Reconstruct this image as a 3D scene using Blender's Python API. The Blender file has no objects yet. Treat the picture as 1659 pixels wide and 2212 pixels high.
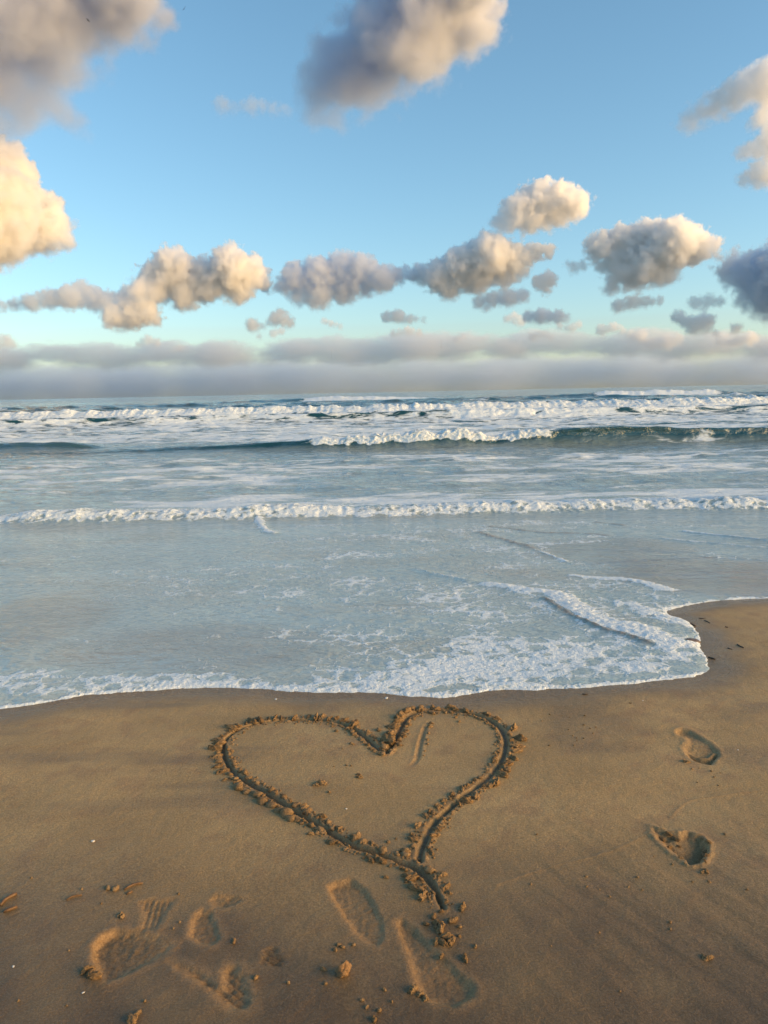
import bpy, math, random
import numpy as np
from mathutils import Vector, Matrix
R = math.radians
S = bpy.context.scene
# ------------------------------------------------------------------ camera, sky, sun, exposure
W, H, F = 1659.0, 2212.0, 1661.0            # the photograph's frame (measured at this size) and focal length in its pixels
CAMZ = 1.45
ROLL = -math.atan2(33, 1659)
PITCH = -math.atan(259.5 / F)
cam = bpy.data.objects.new('camera', bpy.data.cameras.new('camera'))
S.collection.objects.link(cam)
cam.data.sensor_fit = 'VERTICAL'
cam.data.angle = 2 * math.atan(H / 2 / F)
cam.data.clip_start = .05
cam.data.clip_end = 60000
MC = Matrix.Rotation(R(90) + PITCH, 3, 'X') @ Matrix.Rotation(ROLL, 3, 'Z')
cam.matrix_world = Matrix.Translation((0, 0, CAMZ)) @ MC.to_4x4()
S.camera = cam

SUN_EL, SUN_AZ = 12, 107
wd = bpy.data.worlds.new('World'); S.world = wd; wd.use_nodes = True
wn = wd.node_tree; bg = wn.nodes['Background']
sk = wn.nodes.new('ShaderNodeTexSky'); sk.sky_type = 'NISHITA'; sk.sun_disc = False
sk.sun_elevation = R(SUN_EL); sk.sun_rotation = R(SUN_AZ)
sk.air_density = 1.0; sk.dust_density = .9; sk.ozone_density = 2.8
hs = wn.nodes.new('ShaderNodeHueSaturation'); hs.inputs['Hue'].default_value = .486; wn.links.new(sk.outputs[0], hs.inputs['Color']); wn.links.new(hs.outputs[0], bg.inputs[0]); bg.inputs[1].default_value = .15
sl = bpy.data.lights.new('sun', 'SUN'); sl.energy = 3.4; sl.angle = R(45); sl.color = (1, .57, .14)
so = bpy.data.objects.new('sun', sl); S.collection.objects.link(so)
sd = Vector((math.sin(R(SUN_AZ)) * math.cos(R(SUN_EL)), math.cos(R(SUN_AZ)) * math.cos(R(SUN_EL)), math.sin(R(SUN_EL))))
so.rotation_euler = sd.to_track_quat('Z', 'Y').to_euler()
S.view_settings.view_transform = 'Standard'; S.view_settings.look = 'None'
S.view_settings.gamma = 1; S.view_settings.exposure = .76
S.render.engine = 'CYCLES'
S.cycles.volume_bounces = 20; S.cycles.max_bounces = 22; S.cycles.diffuse_bounces = 2; S.cycles.glossy_bounces = 3
S.cycles.volume_step_rate = 1.5; S.cycles.volume_max_steps = 256
S.cycles.use_denoising = True

# ------------------------------------------------------------------ helpers
def ray(x, y):
    return (MC @ Vector(((x - W / 2) / F, -(y - H / 2) / F, -1))).normalized()
SEA = -.27
def prof(y):                                   # the beach's cross-shore profile
    y = np.asarray(y, float)
    t = np.clip(y - 3.4, 0, None)
    return np.where(t < 8, -.043 * t * t / (t + .6), -.043 * 64 / 8.6 - .06 * (t - 8))
def G(x, y, up=0.0):                           # where a sight line meets the beach
    d = ray(x, y); z = 0.0
    for _ in range(25):
        k = (z + up - CAMZ) / d.z
        p = d * k
        z = float(max(prof(p.y), SEA))
    return Vector((p.x, p.y, z))
def GP(pts):
    return np.array([G(*p)[:2] for p in pts])
_rs = np.random.RandomState(7)
PERM = np.concatenate([_rs.permutation(256)] * 3).astype(np.int32)
GA = _rs.rand(256) * 2 * np.pi
GX, GY = np.cos(GA).astype(np.float32), np.sin(GA).astype(np.float32)
def perl(x, y, s=0):
    x = np.asarray(x, np.float32) + 37.7 * s + 9000; y = np.asarray(y, np.float32) + 19.3 * s + 9000
    xi = np.floor(x).astype(np.int64); yi = np.floor(y).astype(np.int64)
    fx = x - xi; fy = y - yi; a = xi & 255; b = yi & 255
    u = fx * fx * fx * (fx * (fx * 6 - 15) + 10); v = fy * fy * fy * (fy * (fy * 6 - 15) + 10)
    def g(i, j, dx, dy):
        h = PERM[PERM[i] + j]
        return GX[h] * dx + GY[h] * dy
    a1 = (a + 1) & 255; b1 = (b + 1) & 255
    return ((g(a, b, fx, fy) * (1 - u) + g(a1, b, fx - 1, fy) * u) * (1 - v)
            + (g(a, b1, fx, fy - 1) * (1 - u) + g(a1, b1, fx - 1, fy - 1) * u) * v) * 1.5
def fbm(x, y, o=4, s=0, r=.5):
    t = 0; am = 1.0; n = 0
    for i in range(o):
        t = t + am * perl(x * 2 ** i, y * 2 ** i, s + i * 3.1); n += am; am *= r
    return t / n
def billow(x, y, o=3, s=0, r=.5):
    t = 0; am = 1.0; n = 0
    for i in range(o):
        t = t + am * (1 - np.abs(perl(x * 2 ** i, y * 2 ** i, s + i * 2.3)) * 1.6); n += am; am *= r
    return t / n
def sstep(a, b, v):
    t = np.clip((v - a) / (b - a), 0, 1)
    return t * t * (3 - 2 * t)
def resample(P, step):
    P = np.asarray(P, float)
    # Catmull-Rom through the points, then even spacing
    Q = np.vstack([2 * P[0] - P[1], P, 2 * P[-1] - P[-2]]); out = []
    for i in range(1, len(Q) - 2):
        p0, p1, p2, p3 = Q[i - 1:i + 3]
        for t in np.linspace(0, 1, 10, endpoint=False):
            out.append(.5 * (2 * p1 + (p2 - p0) * t + (2 * p0 - 5 * p1 + 4 * p2 - p3) * t * t + (3 * p1 - p0 - 3 * p2 + p3) * t ** 3))
    out.append(P[-1]); out = np.array(out)
    d = np.r_[0, np.cumsum(np.linalg.norm(np.diff(out, axis=0), axis=1))]
    n = max(2, int(d[-1] / step) + 1); s = np.linspace(0, d[-1], n)
    return np.c_[[np.interp(s, d, out[:, k]) for k in range(out.shape[1])]].T
def polydist(X, Y, P, cut=None):
    """distance to a polyline, position along it (0..1) and side; only looked at within cut of its box"""
    D = np.full(X.shape, 1e3, np.float32); T = np.zeros(X.shape, np.float32); SG = np.ones(X.shape, np.float32)
    c = cut or 1e9
    m = (X > P[:, 0].min() - c) & (X < P[:, 0].max() + c) & (Y > P[:, 1].min() - c) & (Y < P[:, 1].max() + c)
    x = X[m]; y = Y[m]
    if x.size == 0: return D, T, SG
    d = np.full(x.shape, 1e6); t = np.zeros(x.shape); sg = np.ones(x.shape)
    n = len(P) - 1
    for i in range(n):
        ax, ay = P[i]; bx, by = P[i + 1]; ux, uy = bx - ax, by - ay; L = ux * ux + uy * uy + 1e-12
        k = np.clip(((x - ax) * ux + (y - ay) * uy) / L, 0, 1)
        dd = (x - ax - k * ux) ** 2 + (y - ay - k * uy) ** 2
        q = dd < d
        d = np.where(q, dd, d); t = np.where(q, (i + k) / n, t); sg = np.where(q, np.sign(ux * (y - ay) - uy * (x - ax)), sg)
    D[m] = np.sqrt(d); T[m] = t; SG[m] = sg
    return D, T, SG
def inside(X, Y, P):
    r = np.zeros(X.shape, bool); n = len(P); j = n - 1
    for i in range(n):
        xi, yi = P[i]; xj, yj = P[j]
        c = (yi > Y) != (yj > Y)
        r ^= c & (X < (xj - xi) * (Y - yi) / (yj - yi + 1e-12) + xi)
        j = i
    return r
def sdf(X, Y, P, cut=None):                    # negative inside the closed outline
    Q = np.vstack([P, P[:1]])
    D, T, _ = polydist(X, Y, Q, cut)
    m = D < 900
    I = np.zeros(X.shape, bool); I[m] = inside(X[m], Y[m], P)
    return np.where(I, -D, D)
def mesh_from(name, co, faces, mat, attrs=None, parent=None, smooth=True):
    me = bpy.data.meshes.new(name)
    co = np.ascontiguousarray(co, np.float32); faces = np.ascontiguousarray(faces, np.int32)
    k = faces.shape[1]
    me.vertices.add(len(co)); me.vertices.foreach_set('co', co.ravel())
    me.loops.add(faces.size); me.loops.foreach_set('vertex_index', faces.ravel())
    me.polygons.add(len(faces)); me.polygons.foreach_set('loop_start', np.arange(0, faces.size, k, dtype=np.int32))
    me.update(calc_edges=True)
    me.polygons.foreach_set('use_smooth', np.full(len(faces), smooth))
    for kx, v in (attrs or {}).items():
        a = me.attributes.new(kx, 'FLOAT', 'POINT'); a.data.foreach_set('value', np.ascontiguousarray(v, np.float32))
    me.materials.append(mat); me.validate()
    o = bpy.data.objects.new(name, me); S.collection.objects.link(o)
    if parent: o.parent = parent
    return o
def grid_faces(ny, nx):
    i = np.arange(ny * nx, dtype=np.int32).reshape(ny, nx)
    return np.stack([i[:-1, :-1], i[:-1, 1:], i[1:, 1:], i[1:, :-1]], -1).reshape(-1, 4)
def tag(o, label=None, cat=None, group=None, kind=None):
    for k, v in (('label', label), ('category', cat), ('group', group), ('kind', kind)):
        if v: o[k] = v
    return o
def empty(name, loc, rz=0.0):
    o = bpy.data.objects.new(name, None); S.collection.objects.link(o)
    o.location = loc; o.rotation_euler = (0, 0, rz); o.empty_display_size = .05
    return o
def patch(name, co, faces, sel, mat, attrs, parent=None):
    f = faces[sel]
    if not len(f): return None
    u, inv = np.unique(f.ravel(), return_inverse=True)
    return mesh_from(name, co[u], inv.reshape(f.shape), mat, {k: v[u] for k, v in attrs.items()}, parent)

class NT:                                       # small node-tree writer
    def __init__(s, name):
        s.m = bpy.data.materials.new(name); s.m.use_nodes = True; s.t = s.m.node_tree; s.t.nodes.clear()
        s.out = s.n('ShaderNodeOutputMaterial')
    def n(s, typ, **kw):
        o = s.t.nodes.new(typ)
        for k, v in kw.items(): setattr(o, k, v)
        return o
    def put(s, sock, v):
        if hasattr(v, 'is_output'): s.t.links.new(v, sock)
        elif v is not None: sock.default_value = v
    def math(s, op, a, b=None, c=None, clamp=False):
        o = s.n('ShaderNodeMath', operation=op); o.use_clamp = clamp
        for i, q in enumerate((a, b, c)): s.put(o.inputs[i], q)
        return o.outputs[0]
    def vec(s, op, a, b=None):
        o = s.n('ShaderNodeVectorMath', operation=op); s.put(o.inputs[0], a); s.put(o.inputs[1], b); return o.outputs[0]
    def noise(s, v, scale, det=3, rough=.5, dist=0, col=False):
        o = s.n('ShaderNodeTexNoise'); s.put(o.inputs['Vector'], v); o.inputs['Scale'].default_value = scale
        o.inputs['Detail'].default_value = det; o.inputs['Roughness'].default_value = rough; o.inputs['Distortion'].default_value = dist
        return o.outputs['Color' if col else 'Fac']
    def mr(s, v, a, b, c=0.0, d=1.0, smooth=False):
        o = s.n('ShaderNodeMapRange'); o.interpolation_type = 'SMOOTHSTEP' if smooth else 'LINEAR'
        for k, q in zip(('Value', 'From Min', 'From Max', 'To Min', 'To Max'), (v, a, b, c, d)): s.put(o.inputs[k], q)
        return o.outputs[0]
    def mix(s, f, a, b):
        o = s.n('ShaderNodeMix', data_type='RGBA'); s.put(o.inputs[0], f); s.put(o.inputs[6], a); s.put(o.inputs[7], b); return o.outputs[2]
    def mul(s, a, b):
        o = s.n('ShaderNodeMix', data_type='RGBA', blend_type='MULTIPLY'); o.inputs[0].default_value = 1; s.put(o.inputs[6], a); s.put(o.inputs[7], b); return o.outputs[2]
    def bump(s, h, dist, strength=1.0, normal=None):
        o = s.n('ShaderNodeBump'); s.put(o.inputs['Height'], h); o.inputs['Distance'].default_value = dist
        s.put(o.inputs['Strength'], strength)
        if normal is not None: s.put(o.inputs['Normal'], normal)
        return o.outputs[0]
    def attr(s, name):
        return s.n('ShaderNodeAttribute', attribute_name=name).outputs['Fac']
    def pos(s): return s.n('ShaderNodeNewGeometry').outputs['Position']
    def scale(s, v, x, y, z=1.0): return s.vec('MULTIPLY', v, (x, y, z))
    def done(s, color, rough, normal=None, **kw):
        p = s.n('ShaderNodeBsdfPrincipled'); s.put(p.inputs['Base Color'], color); s.put(p.inputs['Roughness'], rough)
        if normal is not None: s.put(p.inputs['Normal'], normal)
        for k, v in kw.items(): s.put(p.inputs[k.replace('_', ' ')], v)
        s.t.links.new(p.outputs[0], s.out.inputs['Surface']); return s.m

# ------------------------------------------------------------------ materials
def sand_material(name, clod=False):
    t = NT(name); p = t.pos()
    n1 = t.noise(p, 2.2, 4, .55); n2 = t.noise(p, 9, 3, .5); gr = t.noise(p, 170, 4, .8); g2 = t.noise(p, 900, 1, .5)
    c = t.mix(t.mr(n1, .35, .65), (.385, .255, .108, 1), (.485, .33, .147, 1))
    if not clod:
        c = t.mix(t.mr(t.math('ADD', n2, t.math('MULTIPLY', n1, .6)), .82, 1.0, 0, .35), c, (.27, .15, .08, 1))    # rusty damp stains
        c = t.mix(t.attr('damp_shade'), c, (.140, .090, .043, 1))
        c = t.mix(t.attr('fresh'), c, (.36, .22, .095, 1))                                                    # drier sand turned up by a foot or stick
    else:
        c = t.mix(t.mr(n2, .4, .65), (.25, .155, .07, 1), (.36, .235, .115, 1))
    c = t.mix(t.mr(gr, .42, .68), t.mul(c, (.72, .70, .68, 1)), t.mul(c, (1.22, 1.22, 1.24, 1)))
    c = t.mix(t.mr(g2, .69, .73, 0, .5), c, (.62, .56, .48, 1))                                                 # pale shell grit
    c = t.mix(t.mr(t.noise(p, 700, 1, .5), .70, .74, 0, .6), c, (.05, .035, .025, 1))                           # dark grit
    b = t.bump(gr, .0035 if not clod else .006, .8)
    b = t.bump(t.noise(p, 60 if not clod else 120, 3, .6), .005 if not clod else .008, .5, b)
    r = t.mr(t.attr('damp_shade'), 0, 1, 0.62, .30) if not clod else .8
    if not clod: r = t.math('MULTIPLY', r, t.mr(t.attr('wet'), 0, 1, 1, .55))
    return t.done(c, r, b, Specular_IOR_Level=.28 if not clod else .2)
M_SAND = sand_material('beach_sand')
M_CLOD = sand_material('turned_sand', True)

def water_material():
    t = NT('sea_water'); p = t.pos()
    foam = t.attr('foam'); far = t.attr('far'); depth = t.attr('depth'); green = t.attr('green')
    # foam texture: lace close by, streaks further out
    warp = t.vec('ADD', p, t.vec('MULTIPLY', t.vec('SUBTRACT', t.noise(p, 9, 3, .6, col=True), (.5, .5, .5)), (.12, .12, 0)))
    vo = t.n('ShaderNodeTexVoronoi', feature='DISTANCE_TO_EDGE', voronoi_dimensions='2D'); t.put(vo.inputs['Vector'], t.scale(warp, 1, 1, 0)); vo.inputs['Scale'].default_value = 7.5
    vo2 = t.n('ShaderNodeTexVoronoi', feature='DISTANCE_TO_EDGE', voronoi_dimensions='2D'); t.put(vo2.inputs['Vector'], t.scale(warp, 1, 1, 0)); vo2.inputs['Scale'].default_value = 26
    lace = t.math('ADD', t.math('MULTIPLY', vo.outputs[0], 1.3), t.math('MULTIPLY', vo2.outputs[0], .55))
    near_t = t.math('ADD', t.math('MULTIPLY', lace, .9), t.mr(t.noise(t.scale(p, .8, 1, 1), 3.2, 6, .62), .25, .75, .0, .75))
    far_t = t.mr(t.noise(t.scale(p, .45, 1.5, 1), 1.5, 7, .66, .6), .27, .73)
    th = t.n('ShaderNodeMix'); t.put(th.inputs[0], far); t.put(th.inputs[2], near_t); t.put(th.inputs[3], far_t); th = th.outputs[0]
    f = t.mr(t.math('SUBTRACT', foam, t.math('MULTIPLY', th, .92)), -.06, .22, smooth=True)
    # water body: silty over the beach, teal further out
    body = t.mix(depth, (.37, .445, .43, 1), (.010, .050, .058, 1))
    body = t.mix(t.math('MULTIPLY', t.mr(depth, 0, .1, 1, 0), t.mr(t.noise(t.scale(p, .6, 1, 1), .9, 4, .55), .48, .68, 0, .75)), body, (.36, .33, .25, 1))
    calm = t.attr('calm'); body = t.mix(calm, body, (.23, .185, .125, 1)); rough_ = t.math('SUBTRACT', 1.0, t.math('MULTIPLY', calm, .85))
    body = t.mix(t.attr('silt'), body, (.24, .19, .13, 1))
    body = t.mix(green, body, (.004, .050, .048, 1))
    micro = t.noise(p, 55, 4, .65)
    fc = t.mix(t.mr(micro, .35, .7), (.68, .77, .81, 1), (.83, .90, .93, 1))
    col = t.mix(f, body, fc)
    # ripples
    r1 = t.noise(t.scale(p, .65, 1, 1), 26, 4, .6, .4)
    r2 = t.noise(t.scale(p, .55, 1, 1), 3.2, 6, .6, .3)
    r3 = t.noise(t.scale(p, .5, 1, 1), .5, 6, .6, .2)
    r0 = t.noise(t.scale(p, .6, 1, 1), 9, 3, .5, .5)
    b = t.bump(r0, .035, t.math('MULTIPLY', rough_, t.mr(far, 0, 1, .7, .0)))
    b = t.bump(r1, .018, t.math('MULTIPLY', t.math('MULTIPLY', rough_, t.mr(far, 0, 1, .95, .0)), t.mr(t.noise(t.scale(p, .5, 1, 1), 1.1, 3, .5), .38, .62, .35, 1)), b)
    # (calm film: the ripples die out)
    b = t.bump(r2, .14, t.mr(far, 0, 1, .2, .75), b)
    b = t.bump(r3, .35, t.mr(far, .6, 1, 0, .5), b)
    b = t.bump(t.math('MULTIPLY', f, t.mr(micro, .2, .8)), .010, .8, b)
    rough = t.mr(f, 0, 1, .07, .75)
    return t.done(col, rough, b, IOR=1.9, Specular_IOR_Level=t.mr(f, 0, 1, .6, .12))
M_WATER = water_material()
def plain(name, col, rough=.6, bumpd=.002, scale=80, var=.25):
    t = NT(name); p = t.n('ShaderNodeTexCoord').outputs['Object']; n = t.noise(p, scale, 4, .6)
    c = t.mix(n, tuple(v * (1 - var) for v in col) + (1,), tuple(v * (1 + var) for v in col) + (1,))
    return t.done(c, rough, t.bump(n, bumpd, .7))
M_TWIG = plain('dark_driftwood', (.035, .024, .018))
M_STICK = plain('ochre_driftwood', (.13, .07, .028))
M_SHELL = plain('shell_white', (.72, .68, .62), .4)
M_STONE = plain('wet_stone', (.13, .09, .065), .3)
M_CLAY = plain('clay_lump', (.33, .19, .085), .85, .006, 45)
M_BIRD = plain('bird_feathers', (.02, .02, .022), .7)
# ------------------------------------------------------------------ where things are on the beach (sight lines met with the ground)
K = .8641
def Z1(*q): return [((480 + x / 1.8433) * K, (1720 + y / 1.8433) * K) for x, y in q]
def Z2(*q): return [((x / 1.659) * K, (2150 + y / 1.659) * K) for x, y in q]
def Z3(*q): return [((800 + x / 1.4813) * K, (2050 + y / 1.4813) * K) for x, y in q]
def Z4(*q): return [((1300 + x / 2.676) * K, (1450 + y / 2.676) * K) for x, y in q]
def Z5(*q): return [((x / 1.728) * K, (1200 + y / 1.728) * K) for x, y in q]
def Z6(*q): return [((960 + x / 1.728) * K, (1200 + y / 1.728) * K) for x, y in q]
EDGE_PX = [(-900, 1640), (-400, 1590), (-150, 1556), (0, 1533), (60, 1525), (150, 1508), (250, 1496), (400, 1487), (550, 1488), (620, 1494), (700, 1497), (800, 1498),
           (900, 1505), (960, 1507), (1000, 1500), (1060, 1492), (1150, 1490), (1250, 1487), (1350, 1478), (1450, 1467), (1515, 1456), (1534, 1440), (1525, 1420),
           (1512, 1400), (1514, 1382), (1500, 1360), (1478, 1341), (1440, 1326), (1475, 1311), (1540, 1300), (1600, 1295), (1659, 1292), (1800, 1286), (2200, 1270), (3200, 1235)]
EDGE = resample(GP(EDGE_PX), .03)
EDGE_POLY = np.vstack([EDGE, [[9e4, EDGE[-1, 1]], [9e4, 9e4], [-9e4, 9e4], [-9e4, EDGE[0, 1]]]])
def edge_dist(X, Y):                                     # >0 in the water
    D, _, _ = polydist(X, Y, EDGE, 1.2)
    I = inside(X, Y, EDGE_POLY)
    D = np.minimum(D, 1.5)
    far = D >= 1.5
    d = np.where(I, D, -D)
    d = np.where(I & far, np.maximum(1.5, np.minimum(Y - 3.5, 6)), d)
    return d
def und(X, Y):                                           # long soft swells in the sand
    a = R(-28); u = X * math.cos(a) + Y * math.sin(a); v = -X * math.sin(a) + Y * math.cos(a)
    z = .006 * fbm(X * 1.3, Y * 1.3, 3, 1) + .0035 * fbm(X * .9, Y * 6.0, 2, 5) * sstep(2.0, 3.0, Y)
    return z
HEART_L = Z1((893, 302), (868, 290), (835, 262), (790, 225), (735, 188), (685, 166), (620, 153), (540, 148), (450, 148), (370, 152), (300, 165), (240, 182), (185, 210), (153, 245), (143, 290), (160, 340),
             (195, 390), (250, 432), (330, 478), (420, 532), (510, 587), (590, 635), (660, 680), (740, 725), (830, 757), (920, 787), (1000, 818), (1060, 852), (1100, 897), (1130, 950), (1158, 1015))
HEART_R = Z1((893, 302), (915, 270), (945, 215), (970, 165), (1005, 125), (1050, 107), (1110, 100), (1200, 105), (1290, 118), (1365, 143), (1418, 182), (1443, 230), (1443, 280), (1425, 330), (1395, 380),
             (1345, 430), (1280, 480), (1210, 535), (1150, 590), (1105, 640), (1075, 700), (1055, 750), (1045, 800))
HL = resample(GP(HEART_L), .012); HR = resample(GP(HEART_R), .012)
STROKE = resample(GP(Z1((1095, 150), (1075, 180), (1058, 230), (1045, 285), (1035, 330), (1010, 360))), .012)
FOOT = dict(
    bare=GP(Z4((1030, 1010), (1050, 996), (1085, 992), (1140, 1003), (1210, 1043), (1275, 1088), (1335, 1143), (1340, 1172), (1305, 1208), (1290, 1235), (1250, 1232), (1215, 1226), (1165, 1208), (1122, 1178), (1095, 1145), (1088, 1112), (1118, 1080), (1105, 1048), (1050, 1036))),
    crumbly=GP(Z4((880, 1655), (915, 1672), (980, 1690), (1060, 1705), (1130, 1690), (1210, 1715), (1262, 1780), (1255, 1850), (1195, 1905), (1140, 1910), (1095, 1875), (1035, 1835), (960, 1775), (905, 1715))),
    tread=GP(Z3((18, 240), (55, 222), (120, 212), (170, 245), (208, 300), (240, 375), (247, 425), (218, 472), (180, 462), (130, 422), (90, 372), (60, 322), (35, 282))),
    long=GP(Z3((272, 372), (308, 356), (352, 388), (402, 438), (445, 482), (525, 558), (582, 610), (582, 655), (500, 697), (430, 682), (368, 652), (342, 590), (318, 500), (292, 430))),
    scoop=GP(Z2((372, 365), (415, 312), (480, 284), (560, 288), (640, 305), (725, 345), (705, 385), (620, 432), (520, 482), (440, 512), (398, 480), (378, 420))),
    drag=GP(Z2((570, 175), (620, 160), (735, 158), (690, 235), (645, 302), (575, 302), (590, 240))),
    oval=GP(Z2((785, 262), (800, 222), (840, 200), (882, 210), (902, 260), (922, 320), (882, 357), (820, 352), (778, 318))),
    oval_toe=GP(Z2((865, 168), (900, 138), (970, 143), (1015, 160), (950, 195), (890, 202))),
    smear=GP(Z2((690, 415), (760, 425), (850, 462), (912, 515), (912, 465), (940, 422), (985, 428), (1022, 470), (1052, 560), (1032, 622), (960, 624), (912, 595), (868, 555), (800, 505), (720, 452))),
    faint=GP(Z2((1085, 360), (1140, 345), (1190, 400), (1185, 440), (1120, 445), (1070, 440))),
)
# ------------------------------------------------------------------ the beach
def geom(a, b, n, first):
    r = 1.0
    for _ in range(200):
        s = first * (n if abs(r - 1) < 1e-6 else (r ** n - 1) / (r - 1))
        r *= 1 + .05 * (math.log(max(b - a, 1e-9) / s)) / n * 3
    k = np.cumsum(first * r ** np.arange(n)); return a + k * (b - a) / k[-1]
st = .005
xf = np.arange(-2.3, 2.3001, st); xo = geom(2.3, 5.5, 90, .006); xo2 = geom(5.5, 70, 40, .2)
bx = np.r_[-xo2[::-1], -xo[::-1], xf, xo, xo2]
yf = np.arange(1.30, 4.3001, st); yo = geom(4.3, 6.2, 90, .006); yo2 = geom(6.2, 16, 50, .05); yb = geom(-1.30, 40, 45, .01)
by = np.r_[-yb[::-1], yf, yo, yo2]
BX, BY = np.meshgrid(bx, by)
nearm = (np.abs(BX) < 5.5) & (BY > 0) & (BY < 6.2)
BZ = prof(BY) + und(BX, BY)
# wind and backwash ripples low on the right, fading up the beach
a = R(33); u = BX * math.cos(a) + BY * math.sin(a); v = -BX * math.sin(a) + BY * math.cos(a)
rip = fbm(u * 15, v * 2.2, 3, 11); strip = sstep(2.75, 1.9, BY + .0 * BX) * sstep(.05, .5, BX - (BY - 1.6) * .2)
BZ += .0038 * rip * strip
a = R(-40); u2 = BX * math.cos(a) + BY * math.sin(a); v2 = -BX * math.sin(a) + BY * math.cos(a)
BZ += .003 * fbm(u2 * 9, v2 * 3, 3, 13) * sstep(2.1, 1.6, BY) * sstep(.2, -.2, BX)
BZ += .0012 * fbm(BX * 22, BY * 22, 3, 17) * nearm
damp_shade = np.zeros(BX.shape, np.float32); fresh = np.zeros(BX.shape, np.float32); fid = np.zeros(BX.shape, np.int32); wet = np.zeros(BX.shape, np.float32)
ed = edge_dist(BX, BY)
en = fbm(BX * 3, BY * 3, 3, 21)
wet = sstep(-.22, -.03, ed + .07 * en)
damp_shade = np.maximum(damp_shade, sstep(-.30, -.02, ed + .10 * en) * .75)
damp_shade = np.maximum(damp_shade, sstep(.05, .45, fbm(BX * 1.6, BY * 2.6, 4, 23)) * .45 * sstep(.2, 1.2, BX + (BY - 3) * .5 + .2))
damp_shade = np.maximum(damp_shade, sstep(2.6, 1.6, BY + .25 * fbm(BX * 2, BY * 2, 3, 25)) * (.92 + .35 * fbm(BX * 4, BY * 4, 3, 26)))  # damp sand plus vignette shade painted in, darker toward the camera
damp_shade = np.maximum(damp_shade, strip * np.clip(.10 + .9 * fbm(u * 11 + 5, v * 1.6, 4, 12), 0, .5))
damp_shade = np.maximum(damp_shade, sstep(.0, .5, fbm(BX * .8 + BY * .5, BY * 5.5, 3, 28)) * .5 * sstep(.1, -.7, BX) * sstep(2.2, 2.7, BY))
lump = fbm(BX * 45, BY * 45, 3, 31)
rough_edge = lump * .5 + .5
# heart groove
D1, T1, S1 = polydist(BX, BY, HL, .12); D2, T2, S2 = polydist(BX, BY, HR, .12)
wl = .0112 - .005 * sstep(.945, .99, T1) - .0025 * sstep(.1, .2, T1) * sstep(.5, .4, T1) + .006 * fbm(T1 * 34, 0 * T1, 3, 41) ; wr = .0115 + .006 * fbm(T2 * 26, 0 * T2, 3, 43)
def groove(D, w, depth): return -depth * (1 - sstep(.35, 1.25, D / w))
gl = groove(D1, wl, .014); gr_ = groove(D2, wr, .012)
gz = np.minimum(gl, gr_)
Dh = np.minimum(D1 / wl, D2 / wr)
rim = np.exp(-((Dh - 1.75) / .55) ** 2)
gz = gz * (1 + .55 * fbm(BX * 9, BY * 9, 2, 44)) + .0035 * lump * (1 - sstep(.6, 1.5, Dh))
BZ += gz + rim * (.010 * np.clip(lump + .15 + .8 * fbm(BX * 14, BY * 14, 2, 45), 0, 1))
fresh = np.maximum(fresh, np.clip(rim * (1.0 + .5 * lump), 0, 1)); damp_shade = np.maximum(damp_shade, (1 - sstep(.3, 1.0, Dh)) * .8)
fid[(Dh < 3.2)] = 1
D3, T3, S3 = polydist(BX, BY, STROKE, .08)
taper = np.sin(np.clip(T3, 0, 1) * np.pi) ** .5
BZ += -.005 * (1 - sstep(.3, 1.2, D3 / .010)) * taper + .003 * np.exp(-((D3 - .016) / .006) ** 2) * (S3 < 9) * (.5 + lump) * taper
fresh = np.maximum(fresh, np.exp(-((D3 - .008) / .008) ** 2) * .5 * taper); fid[D3 < .03] = 2
# thin dried line left by an older wave
for q in (Z3((1225, 45), (1140, 90), (1050, 125), (900, 160), (800, 190), (650, 240)), Z4((1000, 1590), (1090, 1500), (1180, 1465), (1330, 1445), (1480, 1420), (1700, 1400))):
    Dq, Tq, _ = polydist(BX, BY, resample(GP(q), .03), .05)
    Dq = Dq + .004 * fbm(BX * 14, BY * 14, 2, 47)
    BZ += .0014 * np.exp(-(Dq / .004) ** 2); fresh = np.maximum(fresh, .35 * np.exp(-(Dq / .004) ** 2))
def press(key, depth, wall, rimh, idn, fr=.6, rag=.004, tread=None, cut=.08):
    """a print pressed into the sand: depth may vary over it"""
    global BZ, fresh, damp_shade
    s = sdf(BX, BY, FOOT[key], cut); m = s < .07
    x, y, sd = BX[m], BY[m], s[m] + rag * fbm(BX[m] * 38, BY[m] * 38, 3, 50 + idn)
    ins = sstep(0, wall, -sd)
    dp = depth(x, y) if callable(depth) else depth
    z = -dp * ins + rimh * np.exp(-((sd - .008) / .009) ** 2) * (.5 + .9 * np.clip(fbm(x * 40, y * 40, 2, 60 + idn) + .3, 0, 1))
    if tread is not None: z = z + tread(x, y) * ins
    z = z + .0042 * fbm(x * 62, y * 62, 4, 70 + idn, .7) * ins
    BZ[m] += z
    fresh[m] = np.maximum(fresh[m], np.clip(1.15 * fr * (np.exp(-((sd + wall * .4) / (wall * .9)) ** 2) + .5 * ins) * (.8 + .5 * fbm(x * 25, y * 25, 2, 80 + idn)), 0, 1))
    fid[m & (s < .03)] = idn
def along(pa, pb):
    A = np.array(G(*pa)[:2]); B = np.array(G(*pb)[:2]); d = B - A; L = d @ d
    return lambda x, y: np.clip(((x - A[0]) * d[0] + (y - A[1]) * d[1]) / L, 0, 1)
t = along(Z4((1050, 1005))[0], Z4((1260, 1210))[0])
toes = [(GP(Z4(q))[0], r) for q, r in (((1155, 1188), .022), ((1208, 1205), .015), ((1246, 1212), .014), ((1280, 1200), .013), ((1315, 1170), .013))]
toel = GP(Z4((1120, 1145), (1165, 1168), (1215, 1180), (1260, 1180), (1300, 1150)))
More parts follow.
